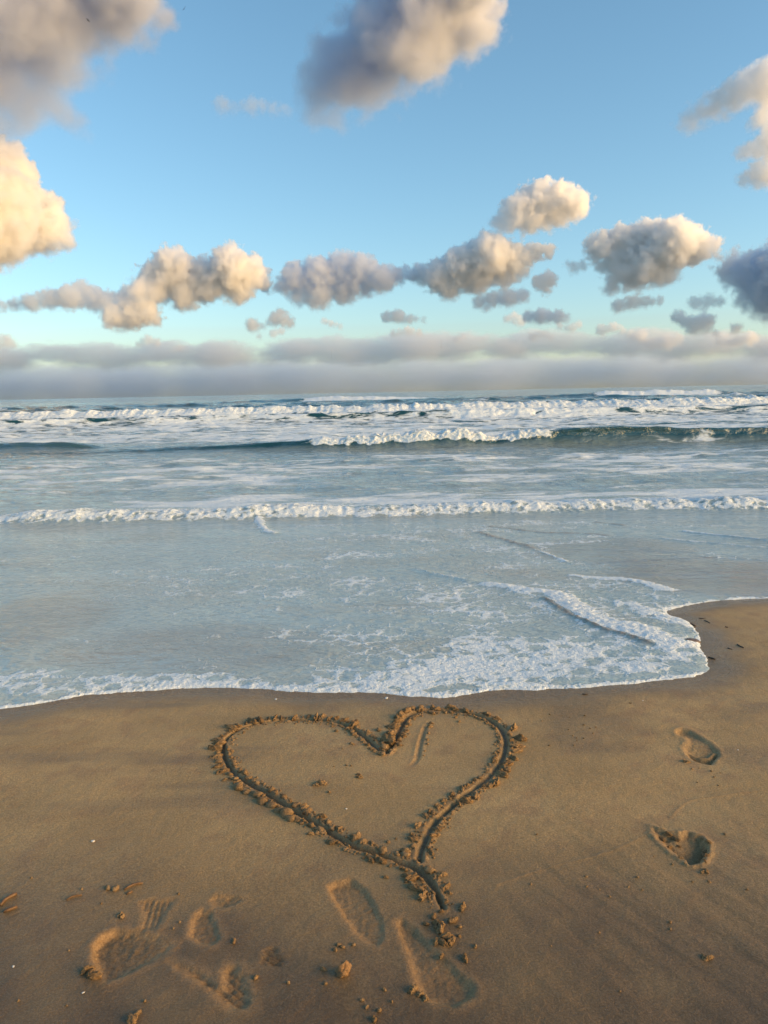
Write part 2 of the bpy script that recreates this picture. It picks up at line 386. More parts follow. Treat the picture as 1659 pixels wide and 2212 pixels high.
def bare_depth(x, y):
    k = t(x, y); d = .012 - .006 * np.exp(-((k - .45) / .2) ** 2) + .008 * sstep(.55, .95, k)
    Dl = np.full(x.shape, 1e3)
    for a_, b_ in zip(toel, toel[1:]):
        u_ = b_ - a_; k_ = np.clip(((x - a_[0]) * u_[0] + (y - a_[1]) * u_[1]) / (u_ @ u_), 0, 1); Dl = np.minimum(Dl, np.hypot(x - a_[0] - k_ * u_[0], y - a_[1] - k_ * u_[1]))
    d = d * (1 - .75 * np.exp(-(Dl / .009) ** 2))
    for c, r in toes: d = d + .012 * np.exp(-(((x - c[0]) ** 2 + (y - c[1]) ** 2) / (r * r)))
    return d
press('bare', bare_depth, .022, .002, 3, fr=.35, rag=.002)
t2 = along(Z4((900, 1680))[0], Z4((1160, 1885))[0])
press('crumbly', lambda x, y: .010 + .026 * sstep(.35, .95, t2(x, y)) + .012 * fbm(x * 30, y * 30, 3, 91) * sstep(.8, .2, t2(x, y)), .018, .006, 4, fr=.65, rag=.011)
ax = along(Z3((40, 235))[0], Z3((215, 470))[0])
tc = GP(Z3((40, 235), (215, 470))); td = (tc[1] - tc[0]) / np.linalg.norm(tc[1] - tc[0])
def tread3(x, y):
    al = (x - tc[0][0]) * td[0] + (y - tc[0][1]) * td[1]; ac = -(x - tc[0][0]) * td[1] + (y - tc[0][1]) * td[0]
    return .0022 * np.sin((al + .35 * np.abs(((ac / .03) % 1) - .5) * .03) * 2 * np.pi / .014) * np.exp(-(((ac - ac.max()) / .05) ** 2)) + .0022 * np.sin(al * 2 * np.pi / .013 + 40 * ac) * np.exp(-((ac + .035) / .02) ** 2) * sstep(.2, .1, al)
press('tread', lambda x, y: .012 - .007 * ax(x, y), .020, .0005, 5, fr=.7, rag=.003, tread=tread3)
ax4 = along(Z3((290, 365))[0], Z3((520, 670))[0])
press('long', lambda x, y: .009 + .003 * np.sin(ax4(x, y) * 9), .022, .001, 6, fr=.75, rag=.006)
ax5 = along(Z2((385, 400))[0], Z2((710, 360))[0])
def tread5(x, y):
    return .0012 * np.sin((x * .5 + y) * 2 * np.pi / .017 + 5 * fbm(x * 9, y * 9, 2, 95)) + .002 * fbm(x * 30, y * 30, 3, 96)
press('scoop', lambda x, y: .018 * (1 - .85 * ax5(x, y)), .022, .0015, 7, fr=.75, rag=.004, tread=tread5)
dg = GP(Z2((640, 160), (600, 300))); dd = (dg[1] - dg[0]) / np.linalg.norm(dg[1] - dg[0])
press('drag', .004, .02, .001, 7, fr=.55, rag=.006, tread=lambda x, y: .0020 * np.sin((-(x - dg[0][0]) * dd[1] + (y - dg[0][1]) * dd[0]) * 2 * np.pi / .016))
press('oval', .008, .018, .001, 8, fr=.8, rag=.005, tread=lambda x, y: .003 * fbm(x * 60, y * 60, 3, 97))
press('oval_toe', .005, .014, .001, 8, fr=.5, rag=.006, tread=lambda x, y: .003 * fbm(x * 50, y * 50, 3, 98))
sg = GP(Z2((720, 430), (900, 560))); sdv = (sg[1] - sg[0]) / np.linalg.norm(sg[1] - sg[0])
press('smear', .008, .024, .001, 9, fr=.7, rag=.006, tread=lambda x, y: .0028 * np.sin((-(x - sg[0][0]) * sdv[1] + (y - sg[0][1]) * sdv[0]) * 2 * np.pi / .019 + fbm(x * 8, y * 8, 2, 99)) + .003 * fbm(x * 45, y * 45, 3, 100))
press('faint', .004, .02, .0, 10, fr=.1, rag=.006, tread=lambda x, y: .003 * np.sin((x * .6 + y) * 2 * np.pi / .022))
BZ = np.where(BY > 6.2, np.minimum(BZ, prof(BY)), BZ)
co = np.stack([BX, BY, BZ], -1).reshape(-1, 3); fc = grid_faces(*BX.shape)
attrs = dict(wet=wet.ravel(), damp_shade=np.clip(damp_shade, 0, 1).ravel(), fresh=np.clip(fresh, 0, 1).ravel())
idf = fid.ravel()[fc].max(1)
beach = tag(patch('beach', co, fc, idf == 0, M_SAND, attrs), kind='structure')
def ground(x, y):                                        # height of the finished sand
    j = np.clip(np.searchsorted(bx, x), 1, len(bx) - 1); i = np.clip(np.searchsorted(by, y), 1, len(by) - 1)
    return float(BZ[i, j])
heart = tag(empty('heart_drawing', (float(HL[0, 0]), float(HL[0, 1]), 0)), 'big heart outline scratched into the wet sand, rimmed with crumbly clods', 'drawing')
def child(o, parent):
    o.parent = parent; o.matrix_parent_inverse = Matrix.Translation(-parent.location); return o
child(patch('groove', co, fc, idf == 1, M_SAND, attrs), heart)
tag(patch('scratched_line', co, fc, idf == 2, M_SAND, attrs), 'short shallow stroke scratched inside the right lobe of the heart', 'drawing')
FL = {3: 'clean bare footprint with toe dents, between the heart and the right edge', 4: 'deep crumbling footprint with a torn rough edge, below the bare one',
      5: 'shoe print with zigzag tread just left of the tip of the heart', 6: 'long orange shoe print with crumbly left edge below the tip of the heart',
      7: 'wide rounded heel scoop with dragged ridges above it, furthest left print', 8: 'small rough oval print between the heel scoop and the shoe prints',
      9: 'smeared slide print with parallel drag lines at the bottom', 10: 'faint rippled print, barely pressed, beside the smeared slide print'}
for i, l in FL.items():
    tag(patch('footprint', co, fc, idf == i, M_SAND, attrs), l, 'footprint', 'footprints in the sand')

# ------------------------------------------------------------------ the sea, from the swash's edge to the horizon
def rows(*seg):
    out = [seg[0]]
    for b, s0, s1 in seg[1:]:
        a = out[-1]; n = max(2, int((b - a) / ((s0 + s1) / 2))); k = np.cumsum(np.linspace(s0, s1, n)); out += list(a + k * (b - a) / k[-1])
    return np.array(out)
wy = rows(3.0, (5.6, .008, .008), (9.4, .010, .016), (11.6, .013, .013), (21.5, .02, .05), (26, .033, .033), (60, .06, .11), (72, .09, .09))
wy = np.r_[wy, geom(72, 260, 260, .12), geom(260, 9000, 90, 2)]
cu = np.linspace(-1, 1, 641); co_ = geom(1, 7, 26, .004)
cu = np.r_[-co_[::-1], cu, co_]
WY = np.repeat(wy[:, None], len(cu), 1); WX = cu[None, :] * (.56 * WY + .35)
rowsp = np.gradient(wy)[:, None] + 0 * WX
dE = edge_dist(WX, WY)
inz = sstep(1.4, .6, np.abs(dE))
dE = dE + inz * (.022 * fbm(WX * 5, WY * 5, 3, 101) + .008 * fbm(WX * 28, WY * 28, 2, 102) - .004)
film = np.where(dE > 0, .013 * (1 - np.exp(-np.clip(dE, 0, 9) / .035)) + .010 * sstep(0, 2.5, dE), .5 * np.clip(dE, -.06, 0))
zs = prof(WY) + und(WX, WY) * (WY < 9)
kk = .012
base = np.where(WY < 9, zs + film, kk * np.logaddexp((zs + film) / kk, SEA / kk))
base = np.where(WY > 12, SEA, base)
Z = base.copy(); DY = np.zeros_like(Z); FO = np.zeros_like(Z); SILT = np.zeros_like(Z); GRN = np.zeros_like(Z); wid = np.zeros(Z.shape, np.int32)
FAR = sstep(8.5, 13, WY)
DEPTH = .05 * sstep(5, 9, WY) + .12 * sstep(9.5, 15, WY) + .25 * sstep(15, 23, WY) + .58 * sstep(23, 60, WY)
# general chop
fade = lambda lam: sstep(.6, .25, rowsp / lam)
Z += sstep(10.5, 14, WY) * (.05 * fbm(WX * .45, WY * 1.1, 2, 111) + .035 * fbm(WX * 1.1, WY * 2.6, 3, 112) * fade(.5)) * (1 + sstep(16, 60, WY) * 1.2)
Z += sstep(40, 120, WY) * .28 * fbm(WX * .035, WY * .09, 3, 113) + sstep(30, 90, WY) * .10 * fbm(WX * .15, WY * .4, 2, 114)
Z += sstep(5, 8, WY) * sstep(13, 10, WY) * (.010 * fbm(WX * 1.5, WY * 4, 3, 115))
def bump_w(d, w): return np.exp(-(d / w) ** 2)
def wave(y0, amp, wf, wb, broken, idn, seed, wander=.0, lean=.5, ws=.1, slope=0.0, trail=2.0, green=1.0, fsc=1.0, fz=2.0, solid=.3):
    """one wave: amp(x) its height, broken(x) how much of it is white water"""
    global Z, DY, FO, GRN
    yc = y0 + slope * WX + wander * fbm(WX * ws, 0 * WX, 2, seed)
    s = WY - yc; A = amp(WX); B = broken(WX)
    pr = np.where(s < 0, bump_w(s, wf), bump_w(s, wb))
    jag = 1 + B * (.22 * fbm(WX * 2.2 / fsc, WY * .3, 3, seed + 1) + .45 * fbm(WX * .6 / fsc, 0 * WY, 3, seed + 9))
    Z += A * pr * jag
    DY -= lean * A * pr ** 3 * (1 - .3 * B)
    zone = sstep(-fz * wf, -.45 * fz * wf, s + .5 * wf * fbm(WX * 1.3 / fsc, WY * .8 / fsc, 3, seed + 2)) * sstep(1.2 * wb, .1 * wb, s)
    bl = billow(WX * 2.0 / fsc, WY * 2.0 / fsc, 4, seed + 3, .6)
    Z += B * A * .20 * zone * (bl - .35)
    Z += B * A * .26 * np.clip(fbm(WX * 7 / fsc, WY * 3 / fsc, 3, seed + 5), 0, 1) * bump_w(s - .1 * wb, .5 * wf)
    DY -= B * A * .2 * zone * billow(WX * 3 / fsc, WY * 3 / fsc, 2, seed + 4)
    FO = np.maximum(FO, B * zone * (.50 + solid + .45 * bl + .35 * fbm(WX * 1.6 / fsc, WY * 2.2 / fsc, 3, seed + 7)))
    FO = np.maximum(FO, B * .62 * sstep(0, .2 * wb, s) * np.exp(-np.clip(s, 0, 99) / trail))
    GRN = np.maximum(GRN, green * np.clip(1.7 * pr, 0, 1) * sstep(.4 * wb, -.3 * wf, s) * sstep(0, .1, A))
    m = (np.abs(s) < 2.2 * np.where(s < 0, wf * 1.6, wb)) & (A > .04 * max(.3, float(np.max(A)))) & (wid == 0)
    wid[m] = idn
rnd0 = random.Random(3)
one = lambda x: np.ones_like(x)
# 1 the small breaker running up the beach
wave(10.75, lambda x: .125 + .05 * fbm(x * .5, 0 * x, 2, 201) - .06 * sstep(-4.9, -5.8, x), .26, .75, lambda x: .95 * sstep(-5.75, -5.3, x) + 0 * x, 1, 210, wander=.30, ws=.22, lean=.5, trail=1.6, green=.10, solid=.0, fsc=.32, slope=.0)
FO = np.maximum(FO, .9 * sstep(10.6, 10.9, WY) * sstep(14.8, 12.0, WY) * sstep(-4.5, -2.0, WX + 1.0 * (WY - 11)) * (.75 + .5 * fbm(WX * .8, WY * 1.2, 3, 221)))
# 2 the middle wave: white in the middle, green to both sides
wave(24.1, lambda x: .36 * bump_w(x - 1.5, 5.6) + .33 * sstep(3.5, 7, x) + .06, .50, 1.3, lambda x: sstep(-2.9, -1.5, x) * sstep(6.2, 4.2, x) + .0 * x, 2, 230, wander=.5, lean=.75, trail=1.2, green=1.0, fsc=.5, fz=1.15)
FO = np.maximum(FO, .50 * sstep(23.0, 23.6, WY) * sstep(26, 24.5, WY) * sstep(4, 7, WX) * (.55 + .9 * fbm(WX * .45, WY * .7, 3, 231)))
# 3 low swell to the left
wave(25.6, lambda x: .27 * sstep(-8.6, -10.6, x), .55, 1.2, lambda x: 0 * x, 3, 240, lean=.5, green=.85)
# 4 green swell before the long breaker
wave(47.5, lambda x: .50 + .16 * fbm(x * .12, 0 * x, 2, 251), 1.0, 2.8, lambda x: .85 * sstep(3.0, 4.6, x) * sstep(13.5, 10.0, x), 4, 250, wander=1.6, ws=.06, lean=.8, green=1.0, trail=.8, fsc=1.5, slope=.02)
# 5 the long white breaker
wave(66, lambda x: .56 + .22 * fbm(x * .09, 0 * x, 3, 261), 1.5, 3.2, one, 5, 260, wander=2.2, ws=.05, lean=.7, trail=9, green=.6, fsc=.7, solid=.5)
# 6 and 7 further out
wave(150, lambda x: .95 * bump_w(x + 9, 22), 3.0, 6, lambda x: sstep(-17, -13, x) * sstep(16, 8, x), 6, 270, wander=2, ws=.03, lean=.7, trail=8, green=1, fsc=4)
wave(140, lambda x: .8 * bump_w(x - 50, 17) + .3, 3.0, 6, lambda x: sstep(36, 40, x) * sstep(62, 57, x), 7, 280, wander=2, ws=.03, lean=.7, trail=6, green=1, fsc=4)
for y_, a_, w_, b_ in ((30.5, .10, .8, 0), (35.5, .13, .9, .6), (41, .14, 1.0, 0), (84, .45, 1.8, .6), (104, .5, 2.2, 0), (123, .6, 2.4, .5), (19.2, .07, .6, 0), (16.4, .05, .5, .35), (14.0, .04, .4, 0)):
    wave(y_, lambda x: a_ * np.clip(.5 + 1.1 * fbm(x * .9 / (y_ * .05), 0 * x + y_, 3, int(y_)), 0, 2), w_ * .6, w_ * 1.4, lambda x: b_ * sstep(.0, .25, fbm(x * .6 / (y_ * .05), 0 * x, 3, int(y_) + 40)), 0, 400 + int(y_), wander=y_ * .03, ws=1.6 / y_, lean=.7, green=.75, trail=.6, fsc=y_ / 60, slope=rnd0.uniform(-.03, .03))
# white-water left lying on the sea
pat = fbm(WX * .12, WY * .35, 4, 301)
FO = np.maximum(FO, sstep(26, 30, WY) * sstep(64, 50, WY) * np.clip(.64 + .5 * pat, .35, .85))
FO = np.maximum(FO, sstep(12.5, 15, WY) * sstep(23.5, 20, WY) * np.clip(.47 + .45 * fbm(WX * .3, WY * .6, 4, 302), 0, .62))
FO = np.maximum(FO, sstep(68, 75, WY) * sstep(140, 90, WY) * np.clip(.28 + .5 * pat, 0, .6))
FO = np.maximum(FO, sstep(110, 160, WY) * np.clip(.04 + .4 * pat, 0, .28))
# swash: lace near its edge and where the backwash meets the run-up
e = np.clip(dE, 0, 9)
lipx = .55 + .35 * fbm(WX * .9, WY * .9, 2, 311)
FO = np.maximum(FO, (dE > -.02) * (WY < 6) * (np.exp(-e / .05) * .95 + np.exp(-e / .30) * lipx * sstep(1.25, .55, np.abs(WX + .35) - 0)))
def blob(px, rx, ry, inten, ns=2.0, seed=0):
    global FO
    c = G(*px); rxw = rx / F * c.y * 1.05; ryw = abs(G(px[0], px[1] - ry).y - G(px[0], px[1] + ry).y) / 2
    m = (np.abs(WX - c.x) < 2.2 * rxw) & (np.abs(WY - c.y) < 2.2 * ryw)
    q = ((WX[m] - c.x) / rxw) ** 2 + ((WY[m] - c.y) / ryw) ** 2 + .7 * fbm(WX[m] * ns, WY[m] * ns, 3, 320 + seed)
    FO[m] = np.maximum(FO[m], inten * sstep(1.5, .1, q))
for i, b in enumerate([((760, 1390), 280, 50, .52), ((500, 1250), 350, 60, .46), ((1130, 1420), 330, 60, .78), ((1050, 1310), 260, 50, .58), ((1000, 1450), 250, 36, .92), ((1340, 1440), 120, 24, .9), ((930, 1470), 330, 30, .80), ((760, 1462), 170, 22, .62), ((1010, 1405), 190, 50, .62), ((1200, 1440), 200, 40, .72), ((1440, 1420), 90, 28, .75), ((1150, 1360), 180, 40, .42), ((900, 1340), 300, 40, .36),
                       ((1330, 1310), 130, 30, .60), ((1420, 1335), 80, 18, .70), ((1090, 1230), 170, 40, .52), ((1000, 1190), 260, 40, .42), ((650, 1180), 330, 60, .34), ((300, 1210), 300, 60, .30), ((100, 1480), 300, 34, .68), ((420, 1474), 300, 20, .66),
                       ((1380, 1270), 120, 14, .55), ((1480, 1130), 260, 26, .36), ((900, 1150), 500, 20, .34), ((1250, 1280), 160, 30, .5)]):
    blob(*b, seed=i)
FO = np.maximum(FO, (WY < 9.8) * (dE > .05) * np.clip(.44 + .45 * fbm(WX * .6, WY * 1.1, 4, 340), 0, .75) * (.55 + .45 * sstep(-1.6, .3, WX + .12 * (WY - 4))) * sstep(3.4, .8, WX - 1.2 + 0 * WY))
def stroke(pts, w0, w1, inten, h, chop=0.0, seed=0, off=0.0):
    global FO, Z
    P = resample(GP(pts), .05); D, T, SG = polydist(WX, WY, P, .4); m = D < .4
    x, y = WX[m], WY[m]; w = w0 + (w1 - w0) * T[m]; w = w * (1 + .45 * fbm(x * 5, y * 5, 3, 350 + seed))
    g = np.exp(-(D[m] / w) ** 2) * sstep(0, .06, T[m]) * sstep(1, .92, T[m])
    Z[m] += h * g * (1 + chop * fbm(x * 22, y * 16, 3, 360 + seed))
    if inten: FO[m] = np.maximum(FO[m], inten * g)
    else:
        FO[m] *= 1 - .9 * np.clip(g * 1.2, 0, 1); SILT[m] = np.maximum(SILT[m], g)
stroke(Z6((385, 452), (520, 472), (640, 490), (730, 500), (800, 540), (880, 600), (960, 632), (1040, 648), (1120, 672), (1200, 712), (1290, 742), (1350, 765)), .075, .20, 1.3, .016, .5, 1)
stroke(Z6((660, 515), (710, 535), (780, 582), (860, 622), (940, 655), (1020, 676), (1100, 706), (1190, 735)), .022, .028, 0, .010, 1.6, 2)
stroke(Z6((780, 418), (900, 432), (1020, 438), (1110, 450), (1180, 470), (1245, 495)), .05, .12, 1.1, .008, .5, 3)
stroke(Z6((970, 540), (1040, 545), (1100, 565), (1200, 602), (1290, 622), (1350, 655)), .14, .12, 1.0, .006, .5, 4)
stroke(Z6((400, 232), (450, 248), (520, 268), (600, 292), (655, 312)), .05, .05, 0, .011, 1.4, 5)
stroke(Z6((640, 312), (690, 325), (760, 352), (800, 372)), .04, .03, .8, .008, .4, 6)
stroke(Z6((900, 190), (960, 195), (1050, 205)), .05, .04, 0, .008, .6, 7)
stroke(Z6((1280, 230), (1450, 250), (1720, 278)), .05, .05, .8, .015, .3, 8)
stroke(Z6((1180, 262), (1400, 280), (1720, 310)), .035, .05, .85, .008, .3, 9)
stroke(Z6((1200, 335), (1450, 345), (1720, 358)), .025, .03, .6, .004, .3, 10)
stroke(Z6((130, 395), (230, 420), (330, 440), (395, 452)), .05, .05, .6, .010, .8, 11)
stroke(Z5((1118, 172), (1128, 205), (1158, 232), (1215, 240)), .08, .07, 1.0, .02, .5, 12)
stroke(Z6((440, 205), (560, 222), (700, 236), (850, 240), (1000, 250)), .04, .04, 0, .008, .8, 14)
Z = np.where((dE > .02) & (WY < 9), np.maximum(Z, zs + .004), Z)
Z += np.clip(FO, 0, 1) * (WY < 9.5) * (dE > 0) * .006 * (billow(WX * 14, WY * 14, 3, 371) - .3)
CALM = np.zeros_like(Z)
for px_, rx, ry, k_ in (((1540, 1240), 210, 50, 1.0), ((1330, 1195), 190, 34, .7), ((420, 1400), 330, 55, .45), ((80, 1340), 160, 70, .5)):
    c = G(*px_); rxw = rx / F * c.y * 1.05; ryw = abs(G(px_[0], px_[1] - ry).y - G(px_[0], px_[1] + ry).y) / 2
    CALM = np.maximum(CALM, k_ * sstep(1.3, .3, ((WX - c.x) / rxw) ** 2 + ((WY - c.y) / ryw) ** 2 + .5 * fbm(WX * 1.2, WY * 1.2, 3, 381)))
FO = FO * (1 - .8 * CALM * (CALM > .6) * (FO < .75))
keep = (dE > -.05)
wco = np.stack([WX, WY + DY, Z], -1).reshape(-1, 3); wf_ = grid_faces(*WX.shape)
wat = dict(foam=np.clip(FO, 0, 1.3).ravel(), far=FAR.ravel(), depth=DEPTH.ravel(), green=np.clip(GRN, 0, 1).ravel(), silt=np.clip(SILT, 0, 1).ravel(), calm=np.clip(CALM, 0, 1).ravel())
kf = keep.ravel()[wf_].any(1); wi = wid.ravel()[wf_].max(1); yy = WY.ravel()[wf_].mean(1)
wi = np.where(yy < 9.6, 0, wi)
tag(patch('shallow_water', wco, wf_, kf & (wi == 0) & (yy < 9.6), M_WATER, wat), kind='structure')
tag(patch('sea', wco, wf_, kf & (wi == 0) & (yy >= 9.6), M_WATER, wat), kind='structure')
WL = {1: 'small foaming wave breaking across the shallows, closest to the sand', 2: 'curling teal wave with a white crest in mid picture, second line of surf',
      3: 'low dark unbroken swell alone at the left edge of the water', 4: 'green glassy swell just in front of the long white breaker',
      5: 'long white line of breaking surf spanning the whole sea', 6: 'far whitecapped wave touching the horizon left of centre', 7: 'far whitecapped wave near the horizon at the right'}
for i, l in WL.items():
    o = patch('wave', wco, wf_, kf & (wi == i), M_WATER, wat)
    if o: tag(o, l, 'wave', 'waves rolling in')
# ------------------------------------------------------------------ clods, crumbs and other small things
from mathutils import noise as mn
import bmesh
def lump_mesh(name, seed, sub=4, sx=1.0, sy=.7, sz=.6, rough=.5, fine=.25, mat=None):
    bm = bmesh.new(); bmesh.ops.create_icosphere(bm, subdivisions=sub, radius=1.0)
    off = Vector((seed * 7.3, seed * 3.1, seed * 1.7))
    for v in bm.verts:
        p = v.co.copy()
        k = 1 + rough * mn.fractal(p * 1.3 + off, .8, 2, 3) + fine * (1 - 2 * abs(mn.noise(p * 4.2 + off))) + fine * .55 * mn.noise(p * 9 + off)
        p *= k; p.x *= sx; p.y *= sy; p.z *= sz
        if p.z < -.25 * sz: p.z = -.25 * sz + (p.z + .25 * sz) * .3
        v.co = p
    me = bpy.data.meshes.new(name); bm.to_mesh(me); bm.free()
    me.polygons.foreach_set('use_smooth', np.ones(len(me.polygons), bool)); me.materials.append(mat or M_CLOD); return me
CLOD = [lump_mesh('clod', i + 1, 4, 1.15, .50 + .07 * (i % 4), .52 + .08 * (i % 3)) for i in range(9)]
CRUMB = [lump_mesh('crumb', 20 + i, 2, 1, .8, .7) for i in range(5)]
rnd = random.Random(11)
def put(name, me, x, y, r, rz, sink=.18, parent=None, sc=(1, 1, 1)):
    o = bpy.data.objects.new(name, me); S.collection.objects.link(o)
    o.location = (x, y, ground(x, y) - r * sink + r * .12); o.rotation_euler = (rnd.uniform(-.25, .25), rnd.uniform(-.25, .25), rz); o.scale = (r * sc[0], r * sc[1], r * sc[2])
    if parent: child(o, parent)
    return o
def wr(px, zoom):                                        # a radius measured in zoomed pixels, in metres at that spot
    p = G(*px); dep = -(MC.transposed() @ (p - Vector((0, 0, CAMZ)))).z
    return zoom * K / F * dep
nclod = 0; small = []
def clod_at(q, rz=None, z=1.8433, fn=Z1):
    global nclod
    px = fn(q[:2])[0]; p = G(*px); r = wr(px, q[2] / z) * .8
    put('clod', rnd.choice(CLOD), p.x, p.y, r, rz if rz is not None else rnd.uniform(0, 6.28), parent=heart, sc=(1, 1, rnd.uniform(.85, 1.2))); nclod += 1
for q in ((907, 247, 42), (918, 212, 36), (925, 183, 36), (945, 158, 32), (958, 136, 32), (982, 112, 30), (1005, 98, 24), (1052, 97, 24), (1108, 88, 20), (1130, 96, 18), (1190, 92, 26), (1215, 100, 16), (1262, 104, 22), (1360, 118, 24),
          (1405, 140, 22), (1484, 184, 32), (1512, 235, 34), (1500, 270, 34), (1492, 292, 30), (1482, 325, 24), (1452, 352, 28), (1445, 374, 30), (1425, 404, 34), (1400, 440, 34), (1362, 455, 30), (1305, 504, 28), (1265, 525, 28), (1230, 540, 18),
          (1040, 925, 46), (1005, 885, 38), (1062, 962, 30), (985, 868, 26), (1155, 862, 30), (1172, 915, 24), (1185, 945, 18), (708, 720, 30), (640, 710, 28), (592, 660, 30), (545, 672, 18), (600, 592, 20), (606, 612, 22), (515, 545, 24), (830, 715, 22), (760, 685, 26), (680, 650, 22),
          (870, 800, 26), (825, 797, 20), (1100, 760, 24), (1130, 655, 20), (1155, 610, 16), (1110, 690, 18), (1018, 700, 26), (1012, 682, 18), (1040, 640, 26), (1078, 595, 24), (1095, 572, 20), (1130, 548, 20), (1160, 520, 18), (1198, 494, 18),
          (1245, 468, 20), (1275, 450, 16), (1300, 425, 16), (985, 757, 26), (1108, 940, 18), (1135, 985, 16), (1172, 985, 18), (1150, 1030, 14), (970, 222, 18), (985, 198, 14), (1000, 172, 12)):
    clod_at(q)
def lined(P, side, t0, t1, step, off, r0, r1, big=True, skip=.0):
    """clods thrown up on one side of a groove"""
    global nclod
    n = len(P); i = t0 * (n - 1)
    while i < t1 * (n - 1):
        k = int(i); a = P[max(k - 1, 0)]; b = P[min(k + 1, n - 1)]; d = (b - a) / (np.linalg.norm(b - a) + 1e-9); nx, ny = -d[1] * side, d[0] * side
        o = off * rnd.uniform(.75, 1.4); r = rnd.uniform(r0, r1) * rnd.choice((.6, .9, 1, 1.15, 1.35))
        x, y = P[k][0] + nx * o, P[k][1] + ny * o
        if rnd.random() >= skip:
            if big and nclod < 100:
                put('clod', rnd.choice(CLOD), x, y, r, math.atan2(ny, nx) + rnd.uniform(-.4, .4), parent=heart, sc=(1.15, .85, rnd.uniform(.8, 1.15))); nclod += 1
            else: small.append((x, y, r))
        i += step / .012 * rnd.uniform(.7, 1.3)
# HL runs from the notch over the left lobe and down to the tip: its right side (-1) is the outside of the heart... picked by eye
lined(HL, -1, .13, .42, .030, .026, .012, .020)
lined(HL, -1, .43, .72, .047, .036, .012, .019)
lined(HL, -1, .42, .98, .030, .026, .005, .010, False)
lined(HL, 1, .44, .97, .024, .025, .005, .011, False)
lined(HL, 1, .00, .14, .020, .023, .005, .009, False)
lined(HL, -1, .00, .13, .020, .027, .007, .012, False)
lined(HL, 1, .62, .95, .075, .027, .011, .016)
lined(HR, 1, .30, .97, .024, .024, .004, .009, False)
lined(HR, -1, .30, .97, .030, .026, .005, .010, False)
lined(HR, -1, .03, .28, .024, .026, .005, .010, False)
def merged(name, items, mat, parent=None):               # tiny crumbs nobody would count
    cs, fs, n = [], [], 0
    for x, y, r in items:
        me = rnd.choice(CRUMB); v = np.empty(len(me.vertices) * 3, np.float32); me.vertices.foreach_get('co', v); v = v.reshape(-1, 3)
        f = np.empty(len(me.polygons) * 3, np.int32); me.polygons.foreach_get('vertices', f); f = f.reshape(-1, 3)
        a = rnd.uniform(0, 6.28); c, s = math.cos(a), math.sin(a)
        w = np.stack([v[:, 0] * c - v[:, 1] * s, v[:, 0] * s + v[:, 1] * c, v[:, 2] * rnd.uniform(.7, 1.2)], -1) * r + np.array([x, y, ground(x, y)])
        cs.append(w); fs.append(f + n); n += len(v)
    o = mesh_from(name, np.vstack(cs), np.vstack(fs), mat)
    if parent: child(o, parent)
    return o
for i in range(900):                                     # spill of crumbs along both strokes
    P = HL if rnd.random() < .58 else HR; k = rnd.randrange(len(P) - 1); d = P[k + 1] - P[k]; d = d / (np.linalg.norm(d) + 1e-9)
    o = rnd.choice((-1, 1)) * (.018 + abs(rnd.gauss(0, .014)))
    small.append((P[k][0] - d[1] * o, P[k][1] + d[0] * o, rnd.uniform(.0018, .0055)))
for x0, y0, rr, n in ((1110, 1055, 26, 9), (1140, 1075, 26, 14), (1200, 1065, 20, 6), (1245, 1005, 14, 8)):
    pass
tag(merged('crumbs', small, M_CLOD, heart), kind='stuff')
# loose clods on the open sand
def clod_thing(pts, label, group='loose sand clods on the beach', name='sand_clod'):
    """one clod: its lumps (place in picture pixels, radius in zoomed pixels / zoom) become one mesh"""
    bm = bmesh.new(); c0 = G(*pts[0][0])
    for (px, z) in pts:
        p = G(*px); r = wr(px, z) * .85; me = rnd.choice(CLOD).copy()
        me.transform(Matrix.Translation((p.x - c0.x, p.y - c0.y, ground(p.x, p.y) - ground(c0.x, c0.y) + r * .1)) @ Matrix.Rotation(rnd.uniform(0, 6), 4, 'Z') @ Matrix.Diagonal((r, r, r * rnd.uniform(.9, 1.2), 1)))
        bm.from_mesh(me); bpy.data.meshes.remove(me)
    me = bpy.data.meshes.new(name); bm.to_mesh(me); bm.free(); me.materials.append(M_CLOD)
    me.polygons.foreach_set('use_smooth', np.ones(len(me.polygons), bool))
    o = bpy.data.objects.new(name, me); S.collection.objects.link(o); o.location = (c0.x, c0.y, ground(c0.x, c0.y)); tag(o, label, 'sand clod', group); return o
def l1(*q): return [(Z1(a[:2])[0], a[2] / 1.8433) for a in q]
def l2(*q): return [(Z2(a[:2])[0], a[2] / 1.659) for a in q]
def l3(*q): return [(Z3(a[:2])[0], a[2] / 1.4813) for a in q]
def l4(*q): return [(Z4(a[:2])[0], a[2] / 2.676) for a in q]
clod_thing(l1((598, 443, 22), (572, 448, 14), (560, 452, 9)), 'dark crumbly clod lying inside the left half of the heart')
clod_thing(l1((768, 402, 12), (775, 415, 12), (760, 412, 8)), 'pair of pale crumbs near the middle of the heart')
clod_thing(l1((735, 263, 12)), 'single small clod inside the heart below its notch')
for q in l1((1102, 165, 12), (1098, 180, 12), (1090, 210, 9), (1085, 238, 9)):
    clod_thing([q], 'small crumb in the string beside the scratched stroke in the right lobe', 'string of crumbs in the right lobe')
for q in l1((1215, 136, 10), (1232, 154, 9)):
    clod_thing([q], 'flat crumb just under the top of the right lobe', 'flat crumbs under the right lobe')
clod_thing(l1((1248, 1008, 20), (1240, 1020, 16)), 'upright clod just right of the tip of the heart')
clod_thing(l1((1205, 1070, 22), (1190, 1075, 12)), 'rounded clod below the tip of the heart, right of a bigger pile')
clod_thing(l3((440, 385, 22), (445, 405, 24), (430, 395, 14)), 'heaped clod directly below the tip of the heart')
clod_thing(l3((470, 435, 24), (485, 448, 20), (455, 455, 22), (430, 450, 16)), 'wide broken pile of clods beside the long shoe print')
